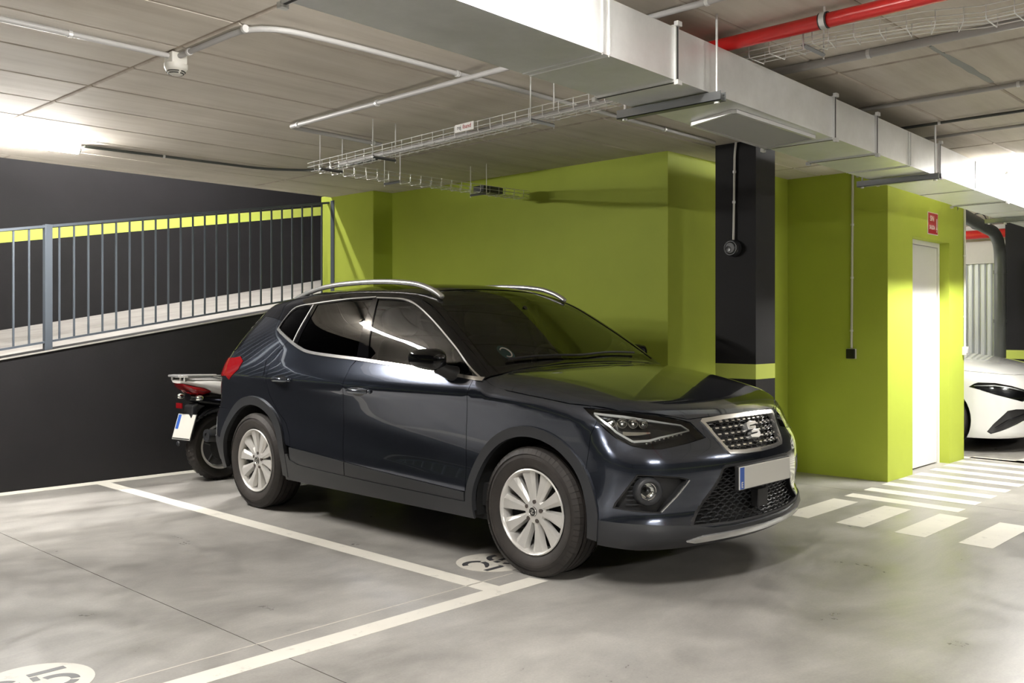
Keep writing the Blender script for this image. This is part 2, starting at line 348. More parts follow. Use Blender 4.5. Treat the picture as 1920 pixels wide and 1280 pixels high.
def digit(ch, ox, oy, h, f, zz):
    w = h * .68; P = lambda pts: [(ox + x * w, oy + y * h) for x, y in pts]
    def arc(cx, cy, rx, ry, a0, a1, n=14): return [(cx + rx * math.cos(math.radians(a0 + (a1 - a0) * i / n)), cy + ry * math.sin(math.radians(a0 + (a1 - a0) * i / n))) for i in range(n + 1)]
    t = h * .15; S = []
    if ch == '2':
        S = [(arc(.45, .70, .42, .26, 165, 20), t), ([(.86, .72), (.80, .55), (.62, .40), (.40, .27)], [t * 1.1, t, t * .8, t * .4]), ([(.05, .07), (.95, .07)], t), ([(.95, .07), (.95, .22)], [t * .5, t * .1])]
    if ch == '5':
        S = [([(.05, .93), (.98, .93)], t), ([(.12, .80), (.10, .58)], t * .8), (arc(.45, .34, .44, .27, 110, -20), t), (arc(.45, .34, .44, .27, -35, -165), t)]
    if ch == '6':
        S = [(arc(.55, .60, .48, .38, 70, 170), t), ([(.06, .55), (.05, .40)], t), (arc(.50, .30, .44, .25, 120, -170), t * .9)]
    return join(*[stroke(P(p), q, *zz, f) for p, q in S])
def number(label, s, cx, cy, x0):
    t = thing('stall_number', label, 'floor marking', (cx, cy, 0))
    V, F = prism([(cx + .195 * math.cos(a), cy + .195 * math.sin(a)) for a in np.linspace(0, 2 * math.pi, 48, endpoint=False)], 'z', .0002, .0014); obj('disc', V, F, 'disc_white', t)
    for i, ch in enumerate(s): obj('digit', *digit(ch, x0 + .17 * i, cy - .11, .205, lambda x, y, z: (x, y, z), (.0015, .0022)), 'digit_black', t)
number('stall number 26 on a pale disc beside the front tyre', '26', 3.545, 3.505, 3.388)
number('stall number 25 on a pale disc in the empty stall', '25', 1.235, 3.490, 1.062)

# ------------------------------------------------------------------ railing on the ramp edge
YR = 7.735
def rail_line(z_at0, x0, x1, hw, hh, name):
    s = .1668 if name == 'bottom_rail' else .165
    V, F = prism([(x0, z_at0 + s * (x0 - 2.467) - hh), (x1, z_at0 + s * (x1 - 2.467) - hh), (x1, z_at0 + s * (x1 - 2.467) + hh), (x0, z_at0 + s * (x0 - 2.467) + hh)], 'y', YR - hw, YR + hw); return V, F
rl = thing('railing', 'dark grey steel railing with thin upright bars along the ramp edge', 'railing', (4.0, YR, rz(4.0)))
obj('top_rail', *rail_line(1.985, -1.0, 5.53, .018, .010, 'top_rail'), 'rail_steel', rl)
obj('bottom_rail', *rail_line(1.075, -1.0, 5.50, .018, .008, 'bottom_rail'), 'rail_steel', rl)
for x in (.85, 2.834): obj('post', *box(x - .028, x + .028, YR - .028, YR + .028, rz(x) - .03, 1.998 + .165 * (x - 2.467)), 'rail_steel', rl, bevel=.002)
obj('post', *box(5.495, 5.555, YR - .1, YR - .04, rz(5.52) - .05, 1.998 + .165 * (5.52 - 2.467)), 'rail_steel', rl, bevel=.002)
bx = -.85; xsb = []
for i in range(60):
    x = 5.420 - .1135 * i
    if x < -.9: break
    if abs(x - 2.834) < .05 or abs(x - .85) < .05: continue
    obj('baluster', *box(x - .0065, x + .0065, YR - .0065, YR + .0065, 1.075 + .1668 * (x - 2.467), 1.98 + .165 * (x - 2.467)), 'rail_steel', rl)

# ------------------------------------------------------------------ lamps
def tube_light(x0, x1, y, label, z=CZ, led='led'):
    c = ((x0 + x1) / 2, y, z); t = thing('batten_light', label, 'ceiling light', c, 'LED batten lights')
    obj('housing', *prism([(y - .03, z), (y + .03, z), (y + .026, z - .032), (y - .026, z - .032)], 'x', x0, x1), 'led_body', t)
    pr = [(y + .032 * math.cos(a), z - .036 + .034 * math.sin(a)) for a in np.linspace(math.pi, 2 * math.pi, 9)]
    obj('diffuser', *prism(pr, 'x', x0 + .012, x1 - .012), led, t, smooth=40)
    if z < CZ - .01:
        for q in (x0 + .2, x1 - .2): obj('hanger_rod', *cyl((q, y, z - .005), (q, y, CZ), .005, 8), 'zinc', t)
    pc = [(y + .035 * math.cos(a), z - .034 + .037 * math.sin(a)) for a in np.linspace(math.pi, 2 * math.pi, 9)]
    for a, b in ((x0, x0 + .012), (x1 - .012, x1)): obj('end_cap', *prism(pc, 'x', a, b), 'led_body', t)
    return t
tube_light(1.46, 2.68, 6.73, 'lit white batten light on the ceiling near the ramp wall', led='led_near')
tube_light(1.10, 2.32, 1.80, 'lit batten light beside the duct, above the near aisle', CZ - .05)
tube_light(7.75, 8.97, 1.95, 'lit batten light beside the duct, in front of the white door', CZ - .05, 'led_far')
tube_light(10.2, 11.4, 5.6, 'lit batten light over the stall of the white car')
tube_light(-4.6, -3.4, 1.70, 'lit batten light over the aisle behind the camera')
tube_light(-4.6, -3.4, 6.73, 'lit batten light over the stalls further left')
tube_light(1.6, 2.8, -3.2, 'lit batten light over the opposite stalls')
tube_light(8.0, 9.2, -3.2, 'lit batten light over the opposite stalls, near the far end')
tube_light(13.2, 14.4, 1.9, 'lit batten light at the far end of the aisle')
V, F = box(4.0, 5.2, 9.4, 9.46, 5.13, 5.2); o = obj('ramp_light', V, F, 'led_ramp'); tag(o, 'lit batten light above the ramp', 'ceiling light')

# ------------------------------------------------------------------ air duct with flanges, hatch and hangers
DZ0, DZ1, DWI = 2.22, 2.425, .385
def dy(x): return 1.966 + .0298 * x
duct = thing('air_duct', 'long galvanised rectangular air duct hanging under the ceiling', 'air duct', (4.5, 2.3, DZ0))
def dbox(x0, x1, g=0., z0=DZ0, z1=DZ1):
    V, F = box(x0, x1, 0, 1, z0 - g, z1 + g)
    return [(x, dy(x) - g if y < .5 else dy(x) + DWI + g, z) for x, y, z in V], F
fl = [-3.1, -1.5, .02, 1.55, 3.10, 4.61, 5.18, 6.26, 7.84, 9.4, 11.0, 12.6, 14.0]
for a, b in zip(fl[:-1], fl[1:]):
    obj('section', *dbox(a + .012, b - .012), 'galvanised', duct)
for i, a in enumerate(fl):
    obj('flange', *dbox(a - .012, a - .002, .009), 'galvanised', duct); obj('flange', *dbox(a + .002, a + .012, .009), 'galvanised', duct)
    obj('gasket', *dbox(a - .005, a + .005, .0105), 'gasket', duct)
    for g in (0, 1):
        for z in (DZ0 - .012, DZ1 + .012):
            y = dy(a) + (DWI + .012 if g else -.012); obj('corner_clip', *box(a - .016, a + .016, y - .010, y + .010, z - .010, z + .010), 'sealant', duct, bevel=.003)
def stand(x): obj('seam', *join(box(x - .004, x + .004, dy(x) - .004, dy(x) + .01, DZ0 + .004, DZ1 - .004), box(x - .004, x + .004, dy(x) + .002, dy(x) + DWI - .002, DZ0 - .004, DZ0 + .01)), 'galvanised', duct)
for x in (.75, 2.62, 2.66, 5.70, 5.74, 7.05, 8.6): stand(x)
hx = [(3.70, .075), (4.48, .055), (4.56, .345), (3.80, .345)]
V, F = prism([(x, dy(x) + d) for x, d in hx], 'z', DZ0 - .012, DZ0 - .001); hp = obj('hatch', V, F, 'filter_grey', duct)
V, F = join(*[prism([(x0, dy(x0) + d0), (x1, dy(x1) + d1), (x1 + nx, dy(x1) + d1 + ny), (x0 + nx, dy(x0) + d0 + ny)], 'z', DZ0 - .018, DZ0 - .001) for (x0, d0), (x1, d1), nx, ny in ((hx[0], hx[1], 0, -.016), (hx[1], hx[2], .016, 0), (hx[2], hx[3], 0, .016), (hx[3], hx[0], -.016, 0))])
obj('hatch_frame', V, F, 'zinc', hp)
def hanger(x, label):
    t = thing('duct_hanger', label, 'hanger', (x, 2.3, DZ0), 'duct hangers'); y0 = dy(x) - .035; y1 = dy(x) + DWI + .045
    obj('strut', *join(box(x - .021, x + .021, y0 - .03, y1 + .03, DZ0 - .044, DZ0 - .041), box(x - .021, x - .018, y0 - .03, y1 + .03, DZ0 - .044, DZ0 - .006), box(x + .018, x + .021, y0 - .03, y1 + .03, DZ0 - .044, DZ0 - .006)), 'zinc_dark', t)
    for y in (y0, y1):
        obj('rod', *cyl((x, y, DZ0 - .05), (x, y, CZ), .005, 8), 'zinc', t); obj('nut', *cyl((x, y, DZ0 - .052), (x, y, DZ0 - .043), .011, 6), 'zinc', t)
hanger(3.36, 'strut and rods holding the duct next to the hatch'); hanger(6.08, 'strut and rods holding the duct above the black column'); hanger(9.0, 'strut and rods holding the far end of the duct'); hanger(.6, 'strut and rods holding the near end of the duct')

# ------------------------------------------------------------------ pipes and conduits
def conduit(pts, r, label, m_='pvc', clips=(), name='conduit', group='ceiling conduits', br=.09):
    t = thing(name, label, 'pipe', pts[0], group); P = bend(pts, br)
    obj('pipe', *tube(P, r, 10), m_, t, smooth=40)
    for c in clips:
        ax = (Vector(pts[c[0] + 1]) - Vector(pts[c[0]])).normalized(); p = Vector(pts[c[0]]).lerp(Vector(pts[c[0] + 1]), c[1]); u, w = frame(ax)
        n = 10; ring = tube([p - ax * .008, p + ax * .008], r + .004, 12); s = Vector((0, 0, .012)) if abs(ax.z) < .5 else Vector((0, 0, 0))
        obj('clip', *ring, 'zinc', t)
    return t
zc = CZ - .018
conduit([(-1.0, 4.17, zc), (2.08, 4.165, zc)], .0125, 'grey conduit running left from the smoke detector', clips=((0, .62), (0, .85)))
conduit([(2.10, 4.14, zc), (2.10, 3.45, zc), (2.60, 3.415, zc), (5.62, 3.415, zc)], .0125, 'grey conduit bending from the smoke detector to the column', clips=((0, .15), (0, .85), (2, .2), (2, .5), (2, .8)), br=.22)
conduit([(3.216, 2.9, zc - .031), (3.216, 3.20, zc - .031), (3.296, 5.04, zc - .012), (4.05, 5.08, zc - .012)], .014, 'pale conduit turning a square corner beside the cable tray', clips=((1, .5), (1, .95), (2, .9)), br=.03)
conduit([(2.70, 6.69, zc), (4.1, 6.60, zc), (4.42, 6.35, zc), (4.42, 5.6, zc)], .010, 'thin dark conduit running from the batten light towards the tray', clips=((0, .4),), br=.2, m_='drain_grey')
conduit([(6.0, 2.6, zc - .02), (7.6, 3.26, zc - .02)], .014, 'pale conduit crossing the ceiling behind the column')
conduit([(4.275, -1.5, zc), (4.275, 2.6, zc)], .020, 'wide grey conduit on the ceiling under the right tray', clips=((0, .8),))
conduit([(5.33, -1.5, zc), (5.36, 2.7, zc)], .013, 'grey conduit on the ceiling right of the blue stain', clips=((0, .7),))
conduit([(5.995, -1.5, zc), (6.04, 2.7, zc)], .009, 'thin conduit, third from the red pipe', clips=((0, .85),), m_='drain_grey')
conduit([(6.38, -1.5, zc), (6.49, 2.7, zc)], .010, 'thin conduit, fourth from the red pipe')
conduit([(3.155, .5, zc), (3.165, 2.7, zc)], .013, 'grey conduit on the ceiling left of the red pipe', clips=((0, .66),))
rp = thing('fire_pipe', 'red fire pipe running under the ceiling above the duct', 'pipe', (3.58, 1.6, 2.475))
obj('pipe', *cyl((3.555, -2.5, 2.478), (3.59, 2.95, 2.478), .030, 20), 'red_paint', rp, smooth=40)
for yy in (1.67, -.3):
    obj('clamp', *lathe([(.031, -.011), (.0345, -.011), (.0345, .011), (.031, .011)], (3.575, yy, 2.478), (0, 1, 0), 24), 'zinc', rp, smooth=30)
    obj('clamp_rubber', *lathe([(.030, -.017), (.0335, -.017), (.0335, .017), (.030, .017)], (3.575, yy, 2.478), (0, 1, 0), 24), 'gasket', rp, smooth=30); obj('clamp_rod', *cyl((3.575, yy, 2.51), (3.575, yy, CZ), .005, 8), 'zinc', rp)

# ------------------------------------------------------------------ wire cable trays
def wire_tray(path, w, h, label, z, tags=True, rods=()):
    """path: 2D centre line; basket of bent wires"""
    t = thing('cable_tray', label, 'cable tray', (path[0][0], path[0][1], z), 'wire cable trays')
    P = [Vector((x, y)) for x, y in path]; r = .0022
    def off(d):
        out = []
        for i, p in enumerate(P):
            a = P[max(i - 1, 0)]; b = P[min(i + 1, len(P) - 1)]; d1 = (p - a).normalized() if i else (b - p).normalized(); d2 = (b - p).normalized() if i < len(P) - 1 else d1
            n1 = Vector((-d1.y, d1.x)); n2 = Vector((-d2.y, d2.x)); m_ = (n1 + n2).normalized(); out.append(p + m_ * (d / max(.3, m_.dot(n1))))
        return out
    for d, zz in ((-w / 2, z + h), (-w / 2, z + h * .5), (-w / 2 + .02, z), (0, z), (w / 2 - .02, z), (w / 2, z + h * .5), (w / 2, z + h)):
        obj('long_wire', *tube([(q.x, q.y, zz) for q in off(d)], r, 6), 'zinc', t)
    acc = 0.; step = .10; cm = None
    for i in range(len(P) - 1):
        L = (P[i + 1] - P[i]).length; d = (P[i + 1] - P[i]).normalized(); s = .03
        while s < L:
            c = P[i] + d * s; n = Vector((-d.y, d.x))
            V, F = tube([(c.x + n.x * a, c.y + n.y * a, zz) for a, zz in ((-w / 2, z + h + .004), (-w / 2, z + .008), (-w / 2 + .008, z - .004), (w / 2 - .008, z - .004), (w / 2, z + .008), (w / 2, z + h + .004))], r, 5)
            obj('cross_wire', V, F, 'zinc', t); s += step
    for (x, y, ang) in rods:
        n = Vector((math.cos(ang), math.sin(ang))) * (w / 2 + .025)
        obj('support', *tube([(x - n.x, y - n.y, z - .012), (x + n.x, y + n.y, z - .012)], .010, 4), 'zinc_dark', t)
        for sg in (-1, 1): obj('rod', *cyl((x + n.x * sg, y + n.y * sg, z - .03), (x + n.x * sg, y + n.y * sg, CZ), .0035, 6), 'zinc', t)
    return t
ct = wire_tray([(3.558, 2.49), (3.59, 3.1), (3.74, 5.35), (5.41, 5.30), (5.70, 5.27)], .13, .055, 'wire basket cable tray with an L bend hanging in front of the green wall', 2.315, rods=((3.69, 4.6, 0), (3.60, 3.2, 0), (4.35, 5.33, math.pi / 2), (5.2, 5.30, math.pi / 2), (3.72, 5.2, 0)))
obj('cable', *tube(bend([(3.55, 2.52, 2.334), (3.58, 3.1, 2.334), (3.72, 5.1, 2.334)], .1), .014, 8), 'pvc', ct, smooth=40)
V, F = prism([(5.20, 5.24), (5.42, 5.24), (5.42, 5.36), (5.20, 5.36)], 'z', 2.322, 2.372); o = obj('junction_box', V, F, 'tag_black', None, loc=(5.31, 5.30, 2.322), bevel=.004); tag(o, 'small dark junction box lying in the end of the tray by the green wall', 'junction box')
tg = thing('tray_tag', 'small white tag with red lettering clipped to the cable tray', 'tag', (3.555, 3.87, 2.35))
ty0, ty1 = 3.66, 3.82
def tagx(y): return 3.59 + (3.74 - 3.59) * (y - 3.1) / (5.35 - 3.1) - .071
V = [(tagx(y) - e, y, z) for e in (0, .002) for y, z in ((ty0, 2.332), (ty1, 2.332), (ty1, 2.375), (ty0, 2.375))]; obj('plate', V, [(0, 1, 2, 3), (7, 6, 5, 4), (0, 4, 5, 1), (1, 5, 6, 2), (2, 6, 7, 3), (3, 7, 4, 0)], 'sign_white', tg)
ym = (ty0 + ty1) / 2; ax = Vector((-(tagx(1) - tagx(0)), -1, 0)).normalized(); Mt = Matrix.Translation((tagx(ym) - .0026, ym, 2.356)) @ Matrix((ax, (0, 0, 1), ax.cross(Vector((0, 0, 1))))).transposed().to_4x4()
text_mesh('iband', .034, 'sign_red', 'lettering', tg, Mt @ Matrix.Translation((.022, 0, 0)), .0004); text_mesh('rej', .034, 'tag_black', 'lettering', tg, Mt @ Matrix.Translation((-.045, 0, 0)), .0004)
wire_tray([(3.77, 2.9), (3.76, 2.0), (3.75, 1.75), (3.83, 1.37), (3.92, 1.18), (3.91, .2), (3.91, -1.6)], .14, .050, 'wire basket cable tray next to the red pipe', 2.436, rods=((3.752, 1.80, 0), (3.91, .2, 0)))
o = obj('ceiling_stain', *prism([(4.42, 1.545), (4.55, 1.552), (4.63, 1.541), (4.78, 1.536), (4.92, 1.530), (5.05, 1.538), (5.18, 1.534), (5.30, 1.542), (5.30, 1.562), (5.22, 1.571), (5.1, 1.568), (5.0, 1.578), (4.88, 1.574), (4.76, 1.579), (4.62, 1.566), (4.5, 1.571), (4.42, 1.562)], 'z', CZ - .0006, CZ + .004), 'stain_blue', None, loc=(4.9, 1.52, CZ)); tag(o, 'bluish grout patch along a ceiling joint', 'stain')

# ------------------------------------------------------------------ small fittings
sd = thing('smoke_detector', 'white smoke detector on the ceiling where two conduits meet', 'smoke detector', (2.10, 4.165, CZ))
obj('base', *box(2.062, 2.138, 4.127, 4.203, CZ - .055, CZ - .002), 'detector_white', sd, bevel=.004)
obj('head', *lathe([(0, -.102), (.020, -.102), (.030, -.098), (.047, -.080), (.053, -.070), (.053, -.052), (0, -.052)], (2.10, 4.165, CZ), (0, 0, 1), 40), 'detector_white', sd, smooth=35)
for r_, z_ in ((.0415, -.0875), (.034, -.0955)):
    for a0 in (8, 98, 188, 278):
        A = [math.radians(a0 + 74 * i / 8) for i in range(9)]; obj('slot', *tube([(2.10 + r_ * math.cos(a), 4.165 + r_ * math.sin(a), CZ + z_) for a in A], .003, 5), 'slot_dark', sd)
sr = thing('siren', 'round black alarm sounder on the black column', 'siren', (5.80, 3.37, 1.80))
obj('body', *lathe([(.0, .055), (.035, .055), (.044, .048), (.046, .042), (.052, .040), (.058, .030), (.060, .0)], (5.80, 3.37, 1.80), (-1, 0, 0), 36), 'siren_black', sr, smooth=35)
obj('rim', *lathe([(.044, .050), (.050, .050), (.050, .038), (.044, .038)], (5.80, 3.37, 1.80), (-1, 0, 0), 36), 'siren_black', sr, smooth=35); obj('horn', *lathe([(.026, .052), (.022, .058), (.012, .056), (0, .056)], (5.80, 3.385, 1.79), (-1, 0, 0), 20), 'siren_black', sr, smooth=35)
conduit([(5.786, 3.345, CZ), (5.786, 3.355, 2.45), (5.786, 3.365, 1.85)], .008, 'pale conduit running down the black column to the alarm sounder', 'pvc_white', clips=((1, .2), (1, .55)), name='conduit', group='wall conduits', br=.03)
conduit([(XS - .012, 3.284, CZ), (XS - .012, 3.295, 1.075)], .010, 'pale conduit running down the dark green wall to the black switch', 'pvc_white', clips=((0, .3), (0, .6), (0, .9)), group='wall conduits')
sw = thing('light_switch', 'black switch with a pale frame on the dark green wall', 'switch', (XS, 3.295, 1.03))
obj('box', *box(XS - .022, XS, 3.255, 3.335, .988, 1.072), 'pvc_white', sw, bevel=.004); obj('rocker', *box(XS - .040, XS - .022, 3.258, 3.332, .990, 1.070), 'switch_black', sw, bevel=.006)
conduit([(9.372, YD - .012, 2.50), (9.372, YD - .012, 1.06)], .011, 'pale conduit down the right edge of the door wall', 'pvc_white', clips=((0, .4), (0, .8)), group='wall conduits')
sw = thing('light_switch', 'pale grey switch box at the right edge of the door wall', 'switch', (9.372, YD, 1.02))
obj('box', *box(9.335, 9.41, YD - .035, YD, .985, 1.065), 'pvc_white', sw, bevel=.004); obj('rocker', *box(9.35, 9.395, YD - .042, YD - .033, 1.0, 1.05), 'pvc', sw, bevel=.003)
sg = thing('exit_sign', 'red no-exit sign above the white door', 'sign', (8.566, YD, 2.07))
obj('plate', *box(8.445, 8.69, YD - .004, YD - .0, 2.066, 2.262), 'sign_white', sg); obj('face', *box(8.453, 8.682, YD - .0055, YD - .004, 2.073, 2.255), 'sign_red', sg)
Ms = Matrix.Translation((0, YD - .0062, 0)) @ Matrix(((1, 0, 0, 0), (0, 0, -1, 0), (0, 1, 0, 0), (0, 0, 0, 1)))
text_mesh('SIN', .066, 'sign_white', 'lettering', sg, Ms @ Matrix.Translation((8.540, 2.205, 0)), .0004, .001); text_mesh('SALIDA', .050, 'sign_white', 'lettering', sg, Ms @ Matrix.Translation((8.545, 2.128, 0)), .0004, .001, .82)
obj('symbol', *join(prism([(8.644, 2.212), (8.664, 2.212), (8.662, 2.140), (8.670, 2.112), (8.658, 2.112), (8.654, 2.128), (8.648, 2.112), (8.638, 2.112), (8.648, 2.142)], 'y', YD - .0066, YD - .0054), prism([(8.654 + .009 * math.cos(a), 2.098 + .008 * math.sin(a)) for a in np.linspace(0, 2 * math.pi, 12, endpoint=False)], 'y', YD - .0066, YD - .0054)), 'sign_white', sg)
dp = thing('drain_pipe', 'dark grey drain pipe with an elbow in front of the far black column', 'pipe', (12.0, 3.43, 0))
obj('pipe', *tube(bend([(9.2, 3.06, 2.36), (11.55, 3.36, 2.33), (12.0, 3.43, 2.2), (12.0, 3.43, 0)], .2, 8), .065, 18), 'drain_grey', dp, smooth=40)
for z in (1.9, 1.32, .35): obj('collar', *lathe([(.064, -.02), (.072, -.02), (.072, .02), (.064, .02)], (12.0, 3.43, z), (0, 0, 1), 24), 'drain_grey', dp, smooth=30)
obj('hanger_loop', *tube([(10.6 + .01 * math.cos(a), 3.25 + .085 * math.sin(a), 2.37 + .085 * math.cos(a)) for a in np.linspace(0, 2 * math.pi, 20, endpoint=False)], .006, 6, closed=True), 'gasket', dp)
o = obj('fire_pipe', *cyl((12.5, 3.3, 2.405), (12.5, 7.4, 2.405), .055, 18), 'red_paint', None, smooth=40, loc=(12.5, 5, 2.405)); tag(o, 'red pipe under the ceiling above the corrugated garage door', 'pipe')
# ------------------------------------------------------------------ car bodies: one smooth surface, cut into panels
def spl(xs, ys):
    xs = np.array(xs, float); ys = np.array(ys, float); n = len(xs); h = np.diff(xs)
    A = np.zeros((n, n)); r = np.zeros(n); A[0, 0] = A[-1, -1] = 1
    for i in range(1, n - 1):
        A[i, i - 1] = h[i - 1]; A[i, i] = 2 * (h[i - 1] + h[i]); A[i, i + 1] = h[i]
        r[i] = 6 * ((ys[i + 1] - ys[i]) / h[i] - (ys[i] - ys[i - 1]) / h[i - 1])
    m = np.linalg.solve(A, r)
    s0 = (ys[1] - ys[0]) / h[0] - h[0] * m[1] / 6; s1 = (ys[-1] - ys[-2]) / h[-1] + h[-1] * m[-2] / 6
    def ev(x):
        x = np.asarray(x, float); i = np.clip(np.searchsorted(xs, x) - 1, 0, n - 2); hh = h[i]
        a = (xs[i + 1] - x) / hh; b = (x - xs[i]) / hh
        y = a * ys[i] + b * ys[i + 1] + ((a ** 3 - a) * m[i] + (b ** 3 - b) * m[i + 1]) * hh * hh / 6
        y = np.where(x < xs[0], ys[0] + s0 * (x - xs[0]), y)
        return np.where(x > xs[-1], ys[-1] + s1 * (x - xs[-1]), y)
    # dense table: the body functions are evaluated many million times
    lo = -1.0; dx = 2e-4; tab = ev(np.arange(lo, 5.2, dx)); nt = len(tab) - 2
    def fast(x):
        t = (x - lo) * (1 / dx); i = np.minimum(np.maximum(t.astype(np.int32), 0), nt); t = t - i; y0 = tab[i]
        return y0 + (tab[i + 1] - y0) * t
    return fast
def smax(x, y, k):
    h = np.maximum(k - np.abs(x - y), 0) / k
    return np.maximum(x, y) + h * h * k * .25
def smin(x, y, k): return -smax(-x, -y, k)
def sstep(x, a, b):
    t = np.clip((x - a) / (b - a), 0, 1); return t * t * (3 - 2 * t)
def inside(P, poly):
    x, y = P[:, 0], P[:, 1]; r = np.zeros(len(P), bool); q = np.asarray(poly); n = len(q)
    for i in range(n):
        x1, y1 = q[i]; x2, y2 = q[(i + 1) % n]
        if y1 == y2: continue
        c = ((y1 > y) != (y2 > y)) & (x < (x2 - x1) * (y - y1) / (y2 - y1) + x1); r ^= c
    return r
def resample(poly, h, closed=True):
    out = []; n = len(poly)
    for i in range(n if closed else n - 1):
        a = np.array(poly[i]); b = np.array(poly[(i + 1) % n]); k = max(1, int(math.ceil(np.linalg.norm(b - a) / h)))
        out += [tuple(a + (b - a) * j / k) for j in range(k)]
    if not closed: out.append(tuple(poly[-1]))
    return out
def smooth_line(pts, n=6):
    """Catmull-Rom through 2D points"""
    P = [np.array(p, float) for p in pts]; out = []
    for i in range(len(P) - 1):
        p0 = P[max(i - 1, 0)]; p1 = P[i]; p2 = P[i + 1]; p3 = P[min(i + 2, len(P) - 1)]
        for k in range(n):
            t = k / n; out.append(tuple(.5 * (2 * p1 + (p2 - p0) * t + (2 * p0 - 5 * p1 + 4 * p2 - p3) * t * t + (3 * p1 - p0 - 3 * p2 + p3) * t ** 3)))
    out.append(tuple(P[-1])); return out
def inset(poly, d):
    q = np.array(poly, float); n = len(q); ar = .5 * np.sum(q[:, 0] * np.roll(q[:, 1], -1) - np.roll(q[:, 0], -1) * q[:, 1]); sg = 1 if ar > 0 else -1; out = []
    for i in range(n):
        e1 = q[i] - q[i - 1]; e2 = q[(i + 1) % n] - q[i]; l1 = np.linalg.norm(e1); l2 = np.linalg.norm(e2)
        if l1 < 1e-9 or l2 < 1e-9: out.append(tuple(q[i])); continue
        n1 = np.array([-e1[1], e1[0]]) / l1 * sg; n2 = np.array([-e2[1], e2[0]]) / l2 * sg; m = n1 + n2; lm = np.linalg.norm(m)
        if lm < .3: out.append(tuple(q[i] + n1 * d)); continue
        m /= lm; out.append(tuple(q[i] + m * d / max(.45, m @ n1)))
    return out
class CarSurf:
    CA, BF, BR = .35, 1.0, 3.25; ARC = .6 * math.pi / 2
    def __init__(s, cx, y0, P): s.cx = cx; s.y0 = y0; s.__dict__.update(P)
    def f(s, a, b, z):
        a = np.abs(np.asarray(a, float))
        zz = z - getattr(s, 'sh', 0.) * np.clip((b - 1.9) / 1.1, -.7, 1.) * sstep(z, .78, .52)
        side = a - (s.WZ(zz) - s.WB(b) - s.WG(b) * sstep(z, .95, 1.45)); front = s.FZ(z) + s.FA(np.minimum(a, .95)) - b; rear = b - (s.RZ(z) - s.RA(np.minimum(a, .95)))
        hood = s.HB(b) - s.HA(np.minimum(a, .9)); bb = b - (s.ws[0] + s.ws[1] * a * a); ws = s.ws[2] + s.ws[3] * bb - s.ws[4] * bb * bb
        roof = s.RB(b) - s.RL(np.minimum(a, .7)); top = z - smax(hood, smin(ws, roof, .06), .02)
        v = smax(smax(front, side, .11), rear, .10)
        return smax(v, top, .05 + .03 * sstep(b, 1.3, 1.0))
    def solve(s, P0, D, t1):
        lo = np.zeros(len(P0)); hi = np.full(len(P0), float(t1))
        for _ in range(26):
            m = (lo + hi) / 2; p = P0 + D * m[:, None]; i = s.f(p[:, 0], p[:, 1], p[:, 2]) < 0; lo = np.where(i, m, lo); hi = np.where(i, hi, m)
        return P0 + D * ((lo + hi) / 2)[:, None]
    def grad(s, p, e=1e-3):
        I = np.eye(3) * e; g = np.stack([s.f(*(p + I[i]).T) - s.f(*(p - I[i]).T) for i in range(3)], 1)
        return g / np.maximum(np.linalg.norm(g, axis=1, keepdims=True), 1e-9)
    def wrap(s, Q):
        u = Q[:, 0]; z = Q[:, 1]; CA, BF, BR, ARC = s.CA, s.BF, s.BR, s.ARC; s2 = CA + ARC; s3 = s2 + BR - BF; s4 = s3 + ARC
        th = np.clip((u - CA) / .6, 0, math.pi / 2); ph = np.clip((u - s3) / .6, 0, math.pi / 2)
        oa = np.where(u < CA, u, np.where(u > s4, CA - (u - s4), CA)); ob = np.where(u < s2, BF, np.where(u < s3, BF + (u - s2), BR))
        da = np.where(u < s3, np.sin(th), np.cos(ph)); db = np.where(u < s2, -np.cos(th), np.where(u < s3, 0, np.sin(ph)))
        da = np.where(u < 0, 0, da)
        return s.solve(np.stack([oa, ob, z], 1), np.stack([da, db, 0 * z], 1), 1.5)
    def top(s, Q): return s.solve(np.stack([Q[:, 0], Q[:, 1], 0 * Q[:, 0] + .5], 1), np.tile([0, 0, 1.], (len(Q), 1)), 1.5)
    def inv(s, a, b):
        CA, BF, BR, ARC = s.CA, s.BF, s.BR, s.ARC; s2 = CA + ARC; s3 = s2 + BR - BF; s4 = s3 + ARC
        th = np.arctan2(np.maximum(a - CA, 0), np.maximum(BF - b, 1e-9)); ph = np.arctan2(np.maximum(b - BR, 0), np.maximum(a - CA, 1e-9))
        return np.where(b < BF, np.where(a <= CA, a, CA + .6 * th), np.where(b <= BR, s2 + b - BF, np.where(a > CA, s3 + .6 * ph, s4 + CA - a)))
    def W(s, *pts):
        """mixed points -> (s,z): ('s',b,z) on the side, ('f',a,z) on the front, ('r',a,z) on the rear, ('t',a,b) from above, ('p',a,b,z)"""
        n = len(pts); Q = np.zeros((n, 3)); O = np.zeros((n, 3)); D = np.zeros((n, 3)); D[:, 2] = 1.; fix = {}
        for i, p in enumerate(pts):
            k = p[0]
            if k == 's': O[i] = (.05, p[1], p[2]); D[i] = (1, 0, 0)
            elif k == 'f': O[i] = (p[1], 1.0, p[2]); D[i] = (0, -1, 0)
            elif k == 'r': O[i] = (p[1], 3.25, p[2]); D[i] = (0, 1, 0)
            elif k == 't': O[i] = (p[1], p[2], .5)
            else: fix[i] = p[1:]; O[i] = (0, 2, .6)
        Q = s.solve(O, D, 1.5)
        for i, q in fix.items(): Q[i] = q
        return [(float(u), float(z)) for u, z in zip(s.inv(Q[:, 0], Q[:, 1]), Q[:, 2])]
    def S(s, pts): return s.W(*[('s', b, z) for b, z in pts])
